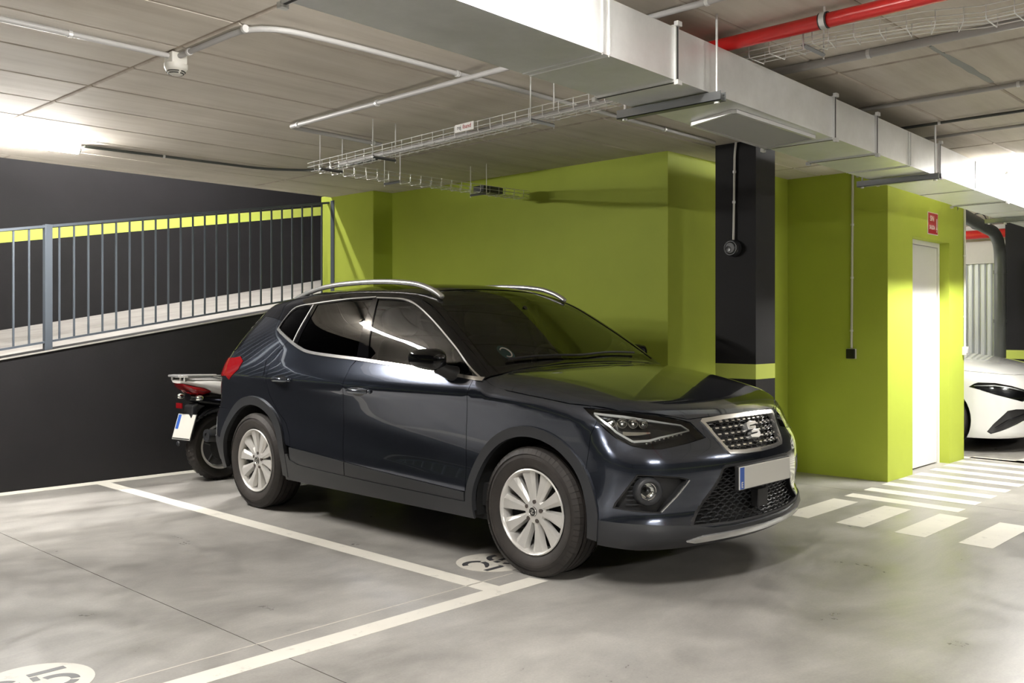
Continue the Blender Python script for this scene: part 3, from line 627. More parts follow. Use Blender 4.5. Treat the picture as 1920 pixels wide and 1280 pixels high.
    def gamma(s, B, t=.66):
        B = np.array(B, float); lo = np.full(len(B), .2); hi = np.full(len(B), .95)
        for _ in range(20):
            m = (lo + hi) / 2; q = s.top(np.stack([m, B], 1)); k = (q[:, 2] > .52) & (s.grad(q)[:, 2] > t); lo = np.where(k, m, lo); hi = np.where(k, hi, m)
        return [float(v) for v in lo]
    def world(s, p, mir): q = np.array(p, float); return np.stack([s.cx - q[:, 0] * (-1 if mir else 1), s.y0 + q[:, 1], q[:, 2]], 1)
    def patch(s, name, m_, parent, outer, holes=(), kind='w', h=.035, off=0., flange=.012, mir=False, both=False, bh=.02, gap=.0018, label=None, smooth_n=True):
        """a panel of the body skin; 'both' spans the centre line"""
        if gap: outer = inset(outer, gap)
        loops = [resample(outer, bh)] + [resample(q, bh) for q in holes]
        if both: pass
        allp = np.array(outer); x0, y0 = allp.min(0); x1, y1 = allp.max(0)
        gx, gy = np.meshgrid(np.arange(x0, x1, h), np.arange(y0, y1, h)); gx = gx + (np.arange(gx.shape[0]) % 2)[:, None] * h * .5; G = np.stack([gx.ravel(), gy.ravel()], 1)
        k = inside(G, outer)
        for q in holes: k &= ~inside(G, q)
        G = G[k]; B = np.concatenate([np.array(l) for l in loops])
        if len(G):
            d = np.min(np.linalg.norm(G[:, None, :] - B[None, :, :], axis=2), axis=1) if len(G) * len(B) < 4e6 else np.ones(len(G)); G = G[d > bh * .55]
        verts = [Vector(p) for p in B] + [Vector(p) for p in G]; edges = []; i0 = 0
        for l in loops:
            n = len(l); edges += [(i0 + i, i0 + (i + 1) % n) for i in range(n)]; i0 += n
        v, e, f, *_ = delaunay_2d_cdt(verts, edges, [], 0, 1e-6)
        Q = np.array([tuple(p) for p in v]); T = np.array([t for t in f if len(t) == 3], int)
        C = Q[T].mean(1); k = inside(C, outer)
        for q in holes: k &= ~inside(C, q)
        a = Q[T[:, 0]]; b_ = Q[T[:, 1]] - a; c_ = Q[T[:, 2]] - a; k &= np.abs(b_[:, 0] * c_[:, 1] - b_[:, 1] * c_[:, 0]) > 1e-8
        T = T[k]
        used = np.unique(T); rm = -np.ones(len(Q), int); rm[used] = np.arange(len(used)); Q = Q[used]; T = rm[T]
        P = s.wrap(Q) if kind == 'w' else s.top(Q); N = s.grad(P)
        fn = np.cross(P[T[:, 1]] - P[T[:, 0]], P[T[:, 2]] - P[T[:, 0]]); fl = np.sum(fn * N[T[:, 0]], 1) < 0; T[fl] = T[fl][:, ::-1]
        P = P + N * off
        V = list(P); NN = list(N); F = [tuple(t) for t in T]
        if flange:
            cnt = {}
            for t in T:
                for i in range(3): cnt[(t[i], t[(i + 1) % 3])] = 1
            for (i, j) in [x for x in cnt if (x[1], x[0]) not in cnt]:
                k0 = len(V); d = P[j] - P[i]; sn = np.cross(d, N[i]); sn = sn / max(np.linalg.norm(sn), 1e-9)
                V += [P[i], P[j], P[j] - N[j] * flange, P[i] - N[i] * flange]; NN += [sn] * 4; F.append((k0 + 1, k0, k0 + 3, k0 + 2))
        V = np.array(V); NN = np.array(NN); sx = 1 if mir else -1
        Wd = s.world(V, mir); Nw = np.stack([NN[:, 0] * (1 if mir else -1), NN[:, 1], NN[:, 2]], 1)
        # (a,b,z)->world mirrors the handedness for the near side only
        if not mir: F = [t[::-1] for t in F]
        o = obj(name, Wd, F, m_, parent, normals=Nw)
        if label: o['label'] = label
        return o
    def ribbon(s, name, m_, parent, line, w, off=.004, flange=.006, kind='w', mir=False, label=None, closed=False):
        """narrow strip laid along a line on the skin"""
        L = [np.array(p) for p in line]; n = len(L); A, B = [], []
        for i in range(n):
            d = L[min(i + 1, n - 1)] - L[max(i - 1, 0)]; d = d / max(np.linalg.norm(d), 1e-9); nn = np.array([-d[1], d[0]]); ww = (w[i] if isinstance(w, (list, tuple)) else w) / 2; A.append(tuple(L[i] + nn * ww)); B.append(tuple(L[i] - nn * ww))
        return s.patch(name, m_, parent, A + B[::-1], kind=kind, h=.05, bh=.02, off=off, flange=flange, mir=mir, gap=0, label=label)
def circle(b, z, r, n=40, a0=0, a1=360): return [(b + r * math.cos(math.radians(a0 + (a1 - a0) * i / n)), z + r * math.sin(math.radians(a0 + (a1 - a0) * i / n))) for i in range(n + (0 if a1 - a0 == 360 else 1))]

# ------------------------------------------------------------------ wheels
def wheel(parent, cx, cy, cz, out, R=.325, RW=.205, rimr=.218, spokes=10, rim_m='alloy', letters=True):
    """out = -1: outer face towards -X"""
    w = bpy.data.objects.new('wheel', None); COL.objects.link(w); w.parent = parent; w.location = Vector((cx, cy, cz)) - root_loc(parent); w.empty_display_size = .1
    ax = (out, 0, 0); c = (cx, cy, cz); hw = RW / 2
    pr = [(rimr - .004, hw * .80), (rimr + .012, hw * .93), (rimr + .045, hw * 1.03), (R - .055, hw * 1.04), (R - .028, hw * .98), (R - .010, hw * .86), (R - .003, hw * .72)]
    for g in (.55, .20): pr += [(R - .001, hw * (g + .06)), (R - .001, hw * (g + .045)), (R - .009, hw * (g + .04)), (R - .009, hw * (g - .04)), (R, hw * (g - .045))]
    full = pr + [(r, -t) for r, t in pr[::-1]]
    ty = obj('tyre', *lathe(full, c, ax, 72), 'rubber', w, smooth=35)
    nb = 64; V, F = [], []
    for k in range(nb):
        a = 2 * math.pi * k / nb
        for sg in (1, -1):
            pts = [(R - .034, hw * 1.0 * sg), (R - .008, hw * .86 * sg), (R + .0005, hw * .66 * sg)]; da = .030 / R * .5
            base = len(V)
            for (r, t) in pts:
                for e in (-da, da):
                    V.append((c[0] + ax[0] * (t + .0035 * sg), c[1] + math.cos(a + e) * (r + .003), c[2] + math.sin(a + e) * (r + .003)))
            F += [(base, base + 1, base + 3, base + 2), (base + 2, base + 3, base + 5, base + 4)]
    tb = obj('tread_block', V, F, 'rubber', ty); tb['kind'] = 'stuff'
    sidep = [(rimr + .052, hw * 1.045), (rimr + .055, hw * 1.055), (rimr + .058, hw * 1.045)]; obj('sidewall_ridge', *lathe(sidep, c, ax, 72), 'rubber', ty, smooth=40)
    x1 = hw * .90
    rim = obj('rim', *lathe([(rimr, x1), (rimr - .006, x1 + .004), (rimr - .012, x1), (rimr - .016, x1 - .012), (rimr - .022, x1 - .05), (rimr - .028, -hw * .5), (rimr - .028, -hw * .8)], c, ax, 64), rim_m, w, smooth=40)
    xf = x1 - .012
    for k in range(spokes):
        a = 2 * math.pi * (k + .22) / spokes; u = Vector((0, math.cos(a), math.sin(a))); t = Vector((0, -math.sin(a), math.cos(a))); A = Vector(ax)
        V = []
        for r, wl, wr, d in ((.045, .014, .014, xf - .010), (.10, .024, .021, xf - .010), (.16, .034, .031, xf - .004), (rimr - .006, .047, .043, xf + .002)):
            for o_, dd in ((-wl - .002, -.030), (-wl * .80, 0.0), (wr * .45, -.001), (wr * 1.05, -.014), (wr * 1.1, -.034)): V.append(tuple(Vector(c) + u * r + t * o_ + A * (d + dd)))
        F = []
        for i in range(3): F += [(i * 5 + j, i * 5 + j + 1, (i + 1) * 5 + j + 1, (i + 1) * 5 + j) for j in range(4)]
        F += [tuple(range(5)), tuple(range(19, 14, -1))]
        obj('spoke', V, F, rim_m, rim)
    hub = obj('hub', *lathe([(0, xf - .006), (.040, xf - .006), (.058, xf - .012), (.068, xf - .026), (.070, xf - .05)], c, ax, 40), rim_m, rim, smooth=30)
    cap = obj('centre_cap', *lathe([(0, xf + .001), (.020, xf + .001), (.025, xf - .003), (.026, xf - .008)], c, ax, 28), 'lamp_black', w, smooth=30)
    if letters:
        for yy in (-1, 1):
            pts = [(.013 * yy, .010), (-.004 * yy, .012), (-.012 * yy, .006), (-.008 * yy, .000), (.006 * yy, -.002), (.004 * yy, .003), (-.004 * yy, .005), (-.002 * yy, .0075), (.013 * yy, .006)]
            pts = [(p, q * yy) for p, q in pts]; V, F = prism([(c[1] - out * 0 + p * .9, c[2] + q) for p, q in pts], 'x', c[0] + out * (xf + .001), c[0] + out * (xf + .0025)); obj('emblem', V, F, 'chrome', cap)
        obj('cap_ring', *lathe([(.0205, xf + .0005), (.0225, xf + .003), (.0245, xf - .001)], c, ax, 28), 'chrome', cap, smooth=40)
    for k in range(5):
        a = 2 * math.pi * (k + .35) / 5; p = Vector(c) + Vector((0, math.cos(a), math.sin(a))) * .050; A = Vector(ax)
        obj('wheel_bolt', *cyl(tuple(p + A * (xf - .03)), tuple(p + A * (xf - .0045)), .0105, 12), 'bolt', w)
    obj('brake_disc', *lathe([(.06, xf - .075), (.135, xf - .075), (.135, xf - .09), (.06, xf - .09)], c, ax, 40), 'alloy_dark', w, smooth=30)
    obj('back_plate', *lathe([(0, xf - .10), (rimr - .03, xf - .10)], c, ax, 40), 'underbody', w)
    return w
def ellipsoid(c, r, e=2.5, nu=20, nv=12, shear=None):
    V, F = [], []
    sp = lambda v, p: math.copysign(abs(v) ** p, v)
    for j in range(nv + 1):
        v = -math.pi / 2 + math.pi * j / nv
        for i in range(nu):
            u = 2 * math.pi * i / nu; k = 2 / e
            p = Vector((sp(math.cos(v), k) * sp(math.cos(u), k) * r[0], sp(math.cos(v), k) * sp(math.sin(u), k) * r[1], sp(math.sin(v), k) * r[2]))
            if shear: p = shear(p)
            V.append(tuple(p + Vector(c)))
    for j in range(nv):
        F += [(j * nu + i, j * nu + (i + 1) % nu, (j + 1) * nu + (i + 1) % nu, (j + 1) * nu + i) for i in range(nu)]
    return V, F

# ------------------------------------------------------------------ the dark blue car
CS = CarSurf(4.33, 2.33, dict(
    WZ=spl([.15, .24, .32, .42, .50, .60, .72, .82, .865, .892, .910, .95, 1.0, 1.06, 1.2, 1.35, 1.45, 1.6], [.845, .868, .881, .886, .8765, .867, .869, .878, .8845, .8885, .886, .873, .853, .830, .782, .712, .660, .57]),
    WB=spl([0, .3, .6, .85, 1.2, 2.0, 2.8, 3.2, 3.5, 3.8, 4.1], [.05, .03, .012, 0, .004, .0, .0, .003, .008, .02, .042]),
    WG=spl([.8, 1.2, 1.8, 2.3, 2.8, 3.2, 3.6, 4.0], [0, 0, .0, .0, .01, .036, .092, .17]),
    FZ=spl([.16, .22, .265, .31, .36, .45, .57, .64, .72, .80, .86, .95], [.14, .045, .01, .015, .035, .03, .025, .04, .085, .125, .165, .26]),
    FA=spl([0, .2, .4, .55, .65, .75, .82, .9], [0, .012, .048, .092, .134, .205, .28, .40]),
    RZ=spl([.2, .3, .45, .55, .62, .68, .85, 1.0, 1.1, 1.25, 1.40, 1.5], [4.10, 4.15, 4.20, 4.205, 4.20, 4.165, 4.135, 4.08, 4.03, 3.93, 3.83, 3.77]),
    RA=spl([0, .2, .4, .55, .65, .75, .82, .9], [0, .004, .02, .048, .078, .125, .175, .26]),
    HB=spl([.05, .13, .2, .3, .4, .55, .76, 1.0, 1.15, 1.4], [.782, .832, .861, .894, .923, .961, 1.003, 1.034, 1.046, 1.06]),
    HA=spl([0, .3, .5, .65, .75, .85], [0, .006, .016, .030, .052, .09]),
    RB=spl([1.6, 1.8, 2.1, 2.4, 2.8, 3.3, 3.7, 3.9, 4.1], [1.478, 1.500, 1.530, 1.545, 1.544, 1.514, 1.457, 1.415, 1.37]),
    RL=spl([0, .2, .4, .55, .65], [0, .006, .022, .048, .072]), ws=(1.035, .19, .985, .69, .115), sh=.055))
def build_car(s):
    car = thing('car', 'dark blue crossover car with black roof parked in the numbered stall', 'car', (s.cx, s.y0 + 2.1, 0))
    s.root = car
    AF, AR = (.842, .322), (3.430, .327)
    gb = [1.17, 1.3, 1.45, 1.6, 1.75, 1.9, 2.0, 2.2, 2.6, 3.0, 3.3, 3.5, 3.66]; ga = s.gamma(gb, .82)
    hb = [1.17, 1.0, .85, .7, .6]; ha = s.gamma(hb, .72)
    roof_side = [(a, b) for a, b in zip(ga, gb)]                       # (a,b) from screen foot to spoiler
    hood_side = [(a, b) for a, b in zip(ha, hb)]
    hood_front = [(.800, .50), (.735, .375), (.65, .302), (.51, .224), (.43, .187), (.36, .173), (.2, .150), (0, .143)]
    hood = hood_side + hood_front
    T = lambda L: s.W(*[('t', a, b) for a, b in L])
    belt = smooth_line([(1.182, .975), (1.37, .989), (1.64, 1.009), (1.86, 1.027), (2.14, 1.047), (2.33, 1.059), (2.56, 1.070), (2.80, 1.086), (2.93, 1.110), (3.11, 1.165), (3.325, 1.240)], 4)
    archF = s.S(circle(*AF, .432)); archR = s.S(circle(*AR, .446)); archFi = s.S(circle(*AF, .384)); archRi = s.S(circle(*AR, .390))
    head = s.W(('p', .825, .524, .866), ('p', .721, .363, .855), ('p', .60, .268, .835), ('p', .503, .213, .812), ('p', .425, .176, .790), ('p', .37, .125, .714), ('p', .50, .148, .694), ('p', .651, .194, .676), ('p', .71, .238, .679), ('p', .754, .283, .692), ('p', .788, .338, .718), ('p', .81, .40, .765), ('p', .822, .439, .804))
    grille = s.W(('f', 0, .805), ('f', .2, .803), ('p', .345, .165, .797), ('p', .362, .163, .788), ('p', .283, .075, .650), ('p', .262, .060, .632), ('f', .15, .625), ('f', 0, .622)); grille[0] = (-.02, .805); grille[-1] = (-.02, .622)
    intake = s.W(('f', 0, .580), ('f', .2, .580), ('f', .305, .578), ('f', .325, .570), ('f', .42, .445), ('f', .535, .318), ('f', .525, .306), ('f', .3, .297), ('f', 0, .295)); intake[0] = (-.02, .580); intake[-1] = (-.02, .295)
    fog = s.W(('p', .766, .25, .567), ('p', .68, .18, .560), ('p', .582, .127, .546), ('p', .538, .111, .532), ('p', .60, .14, .456), ('p', .671, .184, .378), ('p', .75, .25, .388), ('p', .826, .345, .404), ('p', .822, .335, .430))
    lipline = s.W(('s', .50, .338), ('p', .861, .459, .340), ('p', .852, .412, .343), ('p', .75, .25, .333), ('p', .561, .114, .316), ('f', .4, .291), ('f', .2, .283), ('f', 0, .281)); lipline[-1] = (-.001, .281)
    bj = s.W(('p', .822, .439, .804), ('s', .462, .74), ('s', .47, .66), ('s', .49, .55), ('s', .50, .338))          # bumper / wing joint
    for mir in (False, True):
        kw = dict(mir=mir)
        # bumper half is joined at the centre line, so each side gets its own skin
        s.patch('bumper', 'car_paint', car, T([(0, .143), (.2, .150), (.36, .173), (.43, .187), (.51, .224), (.65, .302), (.735, .375), (.800, .50)]) + bj + lipline[1:], (head, grille, intake, fog, archF), h=.03, gap=.0, **kw)
        s.patch('lower_lip', 'cladding', car, lipline + s.W(('f', 0, .205), ('f', .3, .205), ('f', .5, .205), ('p', .75, .26, .21), ('s', .40, .225), ('s', .50, .235)), (archF,), off=.004, gap=.0, **kw)
        sk = s.W(('f', 0, .262), ('f', .3, .262), ('f', .47, .262), ('f', .56, .245), ('f', .50, .232), ('f', .3, .235), ('f', 0, .235)); sk[0] = (0, .262)
        s.patch('skid_strip', 'satin_silver', car, sk, off=.012, gap=0, **kw)
        gapf = [(1.24, 1.0), (1.262, .93), (1.27, .885), (1.296, .70), (1.300, .60), (1.288, .42), (1.27, .372)]
        s.patch('wing', 'car_paint', car, T(hood_side) + T([(.800, .50)]) + bj + s.S([(.55, .30), (1.1, .30), (1.20, .345)]) + s.S(gapf[::-1]) + s.S([(1.21, .978)]), (archF, head), **kw)
        rockline = [(1.22, .366), (1.288, .374), (1.338, .376), (2.064, .412), (2.345, .43), (2.571, .445), (2.95, .466)]
        mid = [(2.285, 1.056), (2.334, 1.01), (2.358, .92), (2.378, .75), (2.380, .573), (2.36, .45), (2.345, .43)]
        bl = [p for p in belt if 1.25 < p[0] < 2.28]; bl2 = [p for p in belt if 2.30 < p[0] < 3.10]
        s.patch('door', 'car_paint', car, s.S([(1.243, .982)] + bl + mid + [(2.064, .412), (1.338, .376), (1.288, .376)] + gapf[::-1][1:-1]), **kw)
        rd = [(3.118, 1.160), (3.215, 1.06), (3.239, 1.00), (3.232, .895), (3.205, .794), (3.13, .70), (3.02, .62), (2.955, .53), (2.94, .466)]
        s.patch('door', 'car_paint', car, s.S([(2.292, 1.056)] + bl2 + rd + [(2.571, .445), (2.345, .43)] + mid[::-1][1:-1]), **kw)
        sill_t = [(1.22, .318), (1.30, .325), (2.06, .338), (2.60, .352), (2.85, .362), (2.94, .385)]
        for x0, x1 in ((1.29, 2.343), (2.347, 2.95)):
            up = [(b_, float(np.interp(b_, [p[0] for p in rockline], [p[1] for p in rockline]))) for b_ in np.linspace(x0, x1, 16)]; lo = [(b_, float(np.interp(b_, [p[0] for p in sill_t], [p[1] for p in sill_t]))) for b_ in np.linspace(x0, min(x1, 2.94), 16)]
            s.patch('door_trim', 'cladding', car, s.S(up + lo[::-1]), off=.006, **kw)
        s.patch('sill', 'cladding', car, s.S([(1.20, .345), (1.25, .33)] + [p for p in sill_t if p[0] > 1.28] + [(2.96, .42), (3.02, .42), (3.02, .245), (2.1, .245), (1.18, .240)]), (archFi, archRi), off=.010, **kw)
        # wheel-arch trims
        for (cb, cz), ro, ri, a0, a1 in ((AF, .434, .382, -6, 190), (AR, .448, .388, -12, 188)):
            ring = circle(cb, cz, ro, 48, a0, a1) + circle(cb, cz, ri, 48, a1, a0); s.patch('arch_trim', 'cladding', car, s.S(ring), off=.012, flange=.03, gap=0, **kw)
        # quarter panel, rear bumper and tailgate
        quarter = s.S(rd[::-1]) + s.S([(3.325, 1.240), (3.305, 1.290), (3.48, 1.318), (3.66, 1.330)]) + s.W(('s', 3.70, 1.25), ('s', 3.76, 1.10), ('r', .74, .98), ('r', .76, .80), ('r', .78, .67), ('s', 3.84, .665), ('s', 3.6, .62))
        tl = s.W(('p', .822, 3.68, 1.043), ('p', .843, 3.614, 1.012), ('p', .861, 3.624, .953), ('p', .872, 3.735, .874), ('p', .866, 3.78, .90), ('r', .72, .885), ('r', .60, .90), ('r', .56, .96), ('r', .62, 1.02), ('p', .826, 3.767, 1.032))
        s.patch('quarter_panel', 'car_paint', car, quarter, (archR, tl), **kw)
        s.patch('tail_light', 'tail_red', car, tl, off=.004, **kw)
        rb = s.W(('s', 3.72, .662), ('s', 3.84, .668), ('r', .78, .668), ('r', .4, .668), ('r', 0, .668), ('r', 0, .46), ('r', .5, .46), ('s', 3.95, .46), ('s', 3.80, .45))
        s.patch('bumper', 'car_paint', car, rb, (archR,), off=.002, **kw)
        s.patch('bumper_trim', 'cladding', car, s.W(('s', 3.80, .45), ('s', 3.95, .46), ('r', .5, .46), ('r', 0, .46), ('r', 0, .27), ('r', .6, .27), ('s', 3.9, .29), ('s', 3.79, .30)), (archR,), off=.006, **kw)
        s.patch('tailgate', 'car_paint', car, s.W(('r', 0, .672), ('r', .4, .672), ('r', .775, .672), ('r', .755, .80), ('r', .735, .98), ('s', 3.765, 1.08), ('r', .4, 1.06), ('r', 0, 1.06)), (tl,), **kw)
        fl_ = s.S([(3.535, 1.045), (3.335, 1.050), (3.30, 1.03), (3.265, .93), (3.28, .912), (3.45, .903), (3.485, .92), (3.545, 1.02)]); s.patch('fuel_flap', 'car_paint', car, inset(fl_, .004), off=.0022, flange=.004, **kw) if not mir else None
        # greenhouse: black frame with panes
        win_f = smooth_line([(1.33, 1.045), (1.47, 1.142), (1.695, 1.276), (1.905, 1.374), (2.05, 1.412), (2.29, 1.426)], 4) + [(2.185, 1.058), (2.0, 1.044), (1.7, 1.022), (1.45, 1.002), (1.36, .998), (1.295, 1.006)]
        win_r = smooth_line([(2.345, 1.430), (2.616, 1.422), (2.945, 1.402)], 4) + [(2.985, 1.20), (2.99, 1.14), (2.92, 1.118), (2.80, 1.096), (2.56, 1.082), (2.303, 1.068)]
        win_q = [(3.00, 1.398), (3.18, 1.386), (3.255, 1.355), (3.30, 1.30), (3.312, 1.246), (3.15, 1.188), (3.055, 1.158), (3.03, 1.20)]
        fr = s.S([(1.182, .977)] + belt[1:] + [(3.305, 1.290), (3.48, 1.318), (3.66, 1.330), (3.69, 1.36)]) + T([(a, b) for a, b in reversed(roof_side)])
        holes = [s.S(win_f), s.S(win_r), s.S(win_q)]
        s.patch('pillar_frame', 'car_black', car, fr, holes, h=.03, gap=0, **kw)
        for w_, m_ in zip((win_f, win_r, win_q), ('glass_clear', 'glass_dark', 'glass_dark')): s.patch('window', m_, car, inset(s.S(w_), -.006), off=-.004, flange=0, gap=0, **kw)
        s.ribbon('chrome_strip', 'chrome', car, s.S(belt), .018, off=.007, **kw)
        s.ribbon('pillar_cover', 'car_black', car, s.S([(2.318, 1.428), (2.285, 1.25), (2.245, 1.066)]), [.052, .075, .112], off=.002, flange=.004, **kw)
        s.ribbon('chrome_strip', 'satin_silver', car, s.S(smooth_line([(3.325, 1.24), (3.305, 1.31), (3.22, 1.388), (2.95, 1.413), (2.616, 1.433), (2.32, 1.440)], 4)), .007, off=.003, **kw)
        s.ribbon('chrome_strip', 'satin_silver', car, s.S([(2.99, 1.402), (3.028, 1.25), (3.045, 1.155)]), .012, off=.005, **kw)
        s.ribbon('chrome_strip', 'satin_silver', car, s.S(smooth_line([(2.31, 1.435), (2.05, 1.421), (1.90, 1.383), (1.69, 1.284), (1.465, 1.151), (1.32, 1.050), (1.20, .982)], 5)), .007, off=.003, **kw)
        s.patch('mirror_foot', 'cladding_dark', car, inset(s.S([(1.335, 1.055), (1.205, .987), (1.37, .998), (1.30, 1.02)]), .0), off=.004, **kw) if False else None
        # pillars of the windscreen
        wsq = [(0, 1.150), (.4, 1.168), (.68, 1.20), (.765, 1.235), (.715, 1.42), (.67, 1.58), (.625, 1.75), (.575, 1.90), (.54, 1.955), (.3, 1.935), (0, 1.925)]
        pl = [(a, b) for a, b in roof_side if b < 2.05] + [(.56, 2.0), (.3, 1.98), (0, 1.97)] + wsq[::-1] + [(0, 1.12), (.4, 1.13), (.72, 1.15)]
        s.patch('windscreen_frame', 'car_black', car, [(a, b) for a, b in roof_side if b < 2.05] + [(.56, 2.0), (.3, 1.98), (-.001, 1.97), (-.001, 1.125), (.4, 1.135), (.72, 1.155)], ([(-.1, 1.150)] + wsq + [(-.1, 1.925)],), kind='t', h=.03, gap=0, **kw)
        # handles
        for hb_, hz, hl in ((3.055, .905, .175), (2.215, .868, .185)):
            P = s.S([(hb_ + hl / 2 * x, hz) for x in (-1, -.6, 0, .6, 1)]); q = s.world(s.wrap(np.array(P)), mir); sx = 1 if mir else -1
            s.patch('handle_cup', 'lamp_black', car, s.S([(hb_ + .068 * math.cos(t), hz + .031 * math.sin(t)) for t in np.linspace(0, 2 * math.pi, 24, endpoint=False)]), off=.0012, flange=0, gap=0, bh=.01, **kw)
            pts = [tuple(q[i] + np.array([sx * d, 0, .001])) for i, d in enumerate((.004, .028, .034, .028, .004))]; pts = [tuple(p) for p in bend(pts, .03, 4)]
            hd = obj('handle', *tube(pts, [.012] + [.0155] * (len(pts) - 2) + [.012], 12), 'car_paint', car, smooth=50)
            obj('lock_cap', *ellipsoid((pts[0][0] if True else 0, q[0][1] - .022, hz), (.012, .016, .012), 2.4), 'car_paint', hd, smooth=50)
        # mirrors
        sx = -1 if not mir else 1; mc = (s.cx + sx * .945, s.y0 + 1.520, 1.078)       # folded back along the door
        mr = obj('mirror', *ellipsoid(mc, (.052, .118, .058), 2.9, 28, 16, shear=lambda p: Vector((p.x + sx * .05 * (p.y / .118) * .3, p.y, p.z * (1 - .18 * p.y / .118) + .004 * p.y / .1))), 'car_black', car, smooth=60)
        obj('mirror_arm', *tube([(s.cx + sx * .835, s.y0 + 1.41, .995), (s.cx + sx * .89, s.y0 + 1.425, 1.012), (s.cx + sx * .935, s.y0 + 1.45, 1.038)], [.045, .036, .036], 12), 'cladding_dark', mr, smooth=60)
        obj('mirror_glass', *ellipsoid((mc[0] - sx * .040, mc[1] + .01, mc[2]), (.010, .095, .046), 3, 20, 10), 'reflector', mr, smooth=60)
        # roof rail
        rp_ = [(1.81, 1.428), (1.85, 1.452), (1.93, 1.486), (2.08, 1.520), (2.40, 1.542), (2.83, 1.537), (3.15, 1.505), (3.36, 1.466), (3.46, 1.437)]
        rp_ = smooth_line(rp_, 5); rr_ = [(s.cx + sx * (.565 if b < 3 else .565 - .04 * (b - 3) / .4), s.y0 + b, z) for b, z in rp_]
        V, F = tube(rr_, [.010] + [.017] * (len(rr_) - 2) + [.010], 12); obj('roof_rail', V, F, 'satin_silver', car, smooth=60)
        obj('rail_foot', *ellipsoid((s.cx + sx * .55, s.y0 + 3.36, 1.43), (.014, .06, .022), 2.4), 'car_black', car, smooth=60)
        # headlight
        hl_ = inset(head, .004); hd = s.patch('headlight', 'lamp_black', car, hl_, off=-.050, flange=0, gap=0, **kw)
        s.patch('lens', 'lens_clear', hd, hl_, off=-.001, flange=.004, gap=0, **kw)
        s.ribbon('light_guide', 'led_strip', hd, s.W(('p', .812, .47, .846), ('p', .733, .348, .833), ('p', .613, .248, .808), ('p', .48, .187, .783), ('p', .446, .163, .757)), [.010, .012, .009, .007, .006], off=-.012, **kw)
        s.ribbon('light_guide', 'led_strip', hd, s.W(('p', .812, .462, .838), ('p', .80, .39, .790), ('p', .787, .354, .758), ('p', .745, .283, .716)), .009, off=-.010, **kw)
        s.ribbon('light_guide', 'led_strip', hd, s.W(('p', .745, .283, .716), ('p', .68, .235, .720), ('p', .623, .212, .732), ('p', .446, .163, .755)), [.010, .009, .008, .006], off=-.010, **kw)
        s.ribbon('light_guide', 'reflector', hd, s.W(('p', .768, .327, .753), ('p', .71, .278, .753), ('p', .655, .246, .756)), [.018, .014, .006], off=-.018, **kw)
        for (a, b, z, r) in ((.785, .367, .797, .024), (.748, .328, .796, .026), (.708, .294, .795, .026), (.668, .264, .791, .024)):
            p = s.world(np.array([[a - .010, b + .028, z]]), mir)[0]; obj('reflector_bowl', *lathe([(0, -.016), (r * .55, -.012), (r * .9, .0), (r, .006), (r, .010)], p, (sx * .75, -.66, 0), 20), 'reflector', hd, smooth=50)
        for t in range(9):
            k = t / 8; a = .69 - .19 * k; b = .233 - .066 * k; z = .702 + .034 * k; p = s.world(np.array([[a, b + .014, z]]), mir)[0]; obj('indicator_led', *ellipsoid(p, (.009, .006, .006), 2, 10, 6), 'reflector', hd, smooth=60)
        # fog lamp
        fp = s.patch('fog_pocket', 'cladding_dark', car, inset(fog, .002), off=-.030, flange=0, gap=0, **kw)
        s.patch('pocket_edge', 'cladding_dark', fp, inset(fog, -.002), (inset(fog, .006),), off=-.004, flange=.03, gap=0, **kw)
        fc = s.world(np.array([[.722, .212, .484]]), mir)[0]; fa = (sx * .52, -.85, 0)
        obj('fog_ring', *lathe([(.070, -.03), (.066, .004), (.058, .012), (.048, .012), (.042, .002), (.040, -.008)], fc, fa, 40), 'cladding', fp, smooth=50)
        obj('fog_lens', *lathe([(0, .004), (.02, .003), (.034, -.002), (.041, -.010)], fc, fa, 32), 'lens_clear', fp, smooth=50)
        obj('fog_reflector', *lathe([(0, -.030), (.018, -.026), (.030, -.016), (.040, -.006)], fc, fa, 32), 'reflector', fp, smooth=50)
        obj('fog_bulb', *ellipsoid(tuple(np.array(fc) - np.array(fa) * .014), (.010, .010, .012), 2, 12, 8), 'lamp_black', fp, smooth=60)
        for z in (.418, .440, .462, .484, .506, .528, .548):
            x1 = .826 - (.548 - .404) * 0 - (z - .404) * .35; P_ = s.W(*[('f', a, z) for a in np.linspace(min(x1, .80) - .06, min(x1, .80) - .005, 3)]); s.ribbon('slat', 'cladding', fp, P_, .006, off=-.020, flange=.008, **kw)
        s.ribbon('slat', 'satin_silver', fp, s.W(('f', .536, .528), ('f', .60, .456), ('f', .665, .386)), .004, off=.003, **kw)
        # wheel-arch liners
        for (cb, cz) in (AF, AR):
            V, F = [], []; A = np.linspace(math.radians(-10), math.radians(190), 25); r = .395
            for t in A:
                for aa in (.845, .50): V.append((s.cx + sx * aa, s.y0 + cb + r * math.cos(t), cz + r * math.sin(t)))
            F = [(2 * i, 2 * i + 1, 2 * i + 3, 2 * i + 2) for i in range(24)]; n0 = len(V); V.append((s.cx + sx * .50, s.y0 + cb, cz)); F += [(2 * i + 1, n0, 2 * i + 3) for i in range(24)]
            obj('arch_liner', V, F, 'underbody', car)
            wheel(car, s.cx + sx * .757, s.y0 + cb, cz, sx)
    # pieces across the centre line
    full = lambda L: L + [(-a, b) for a, b in L[::-1]]
    s.patch('bonnet', 'car_paint', car, full([(.0, 1.108), (.4, 1.118), (.70, 1.135)][::1] + hood), kind='t', h=.035, mir=False)
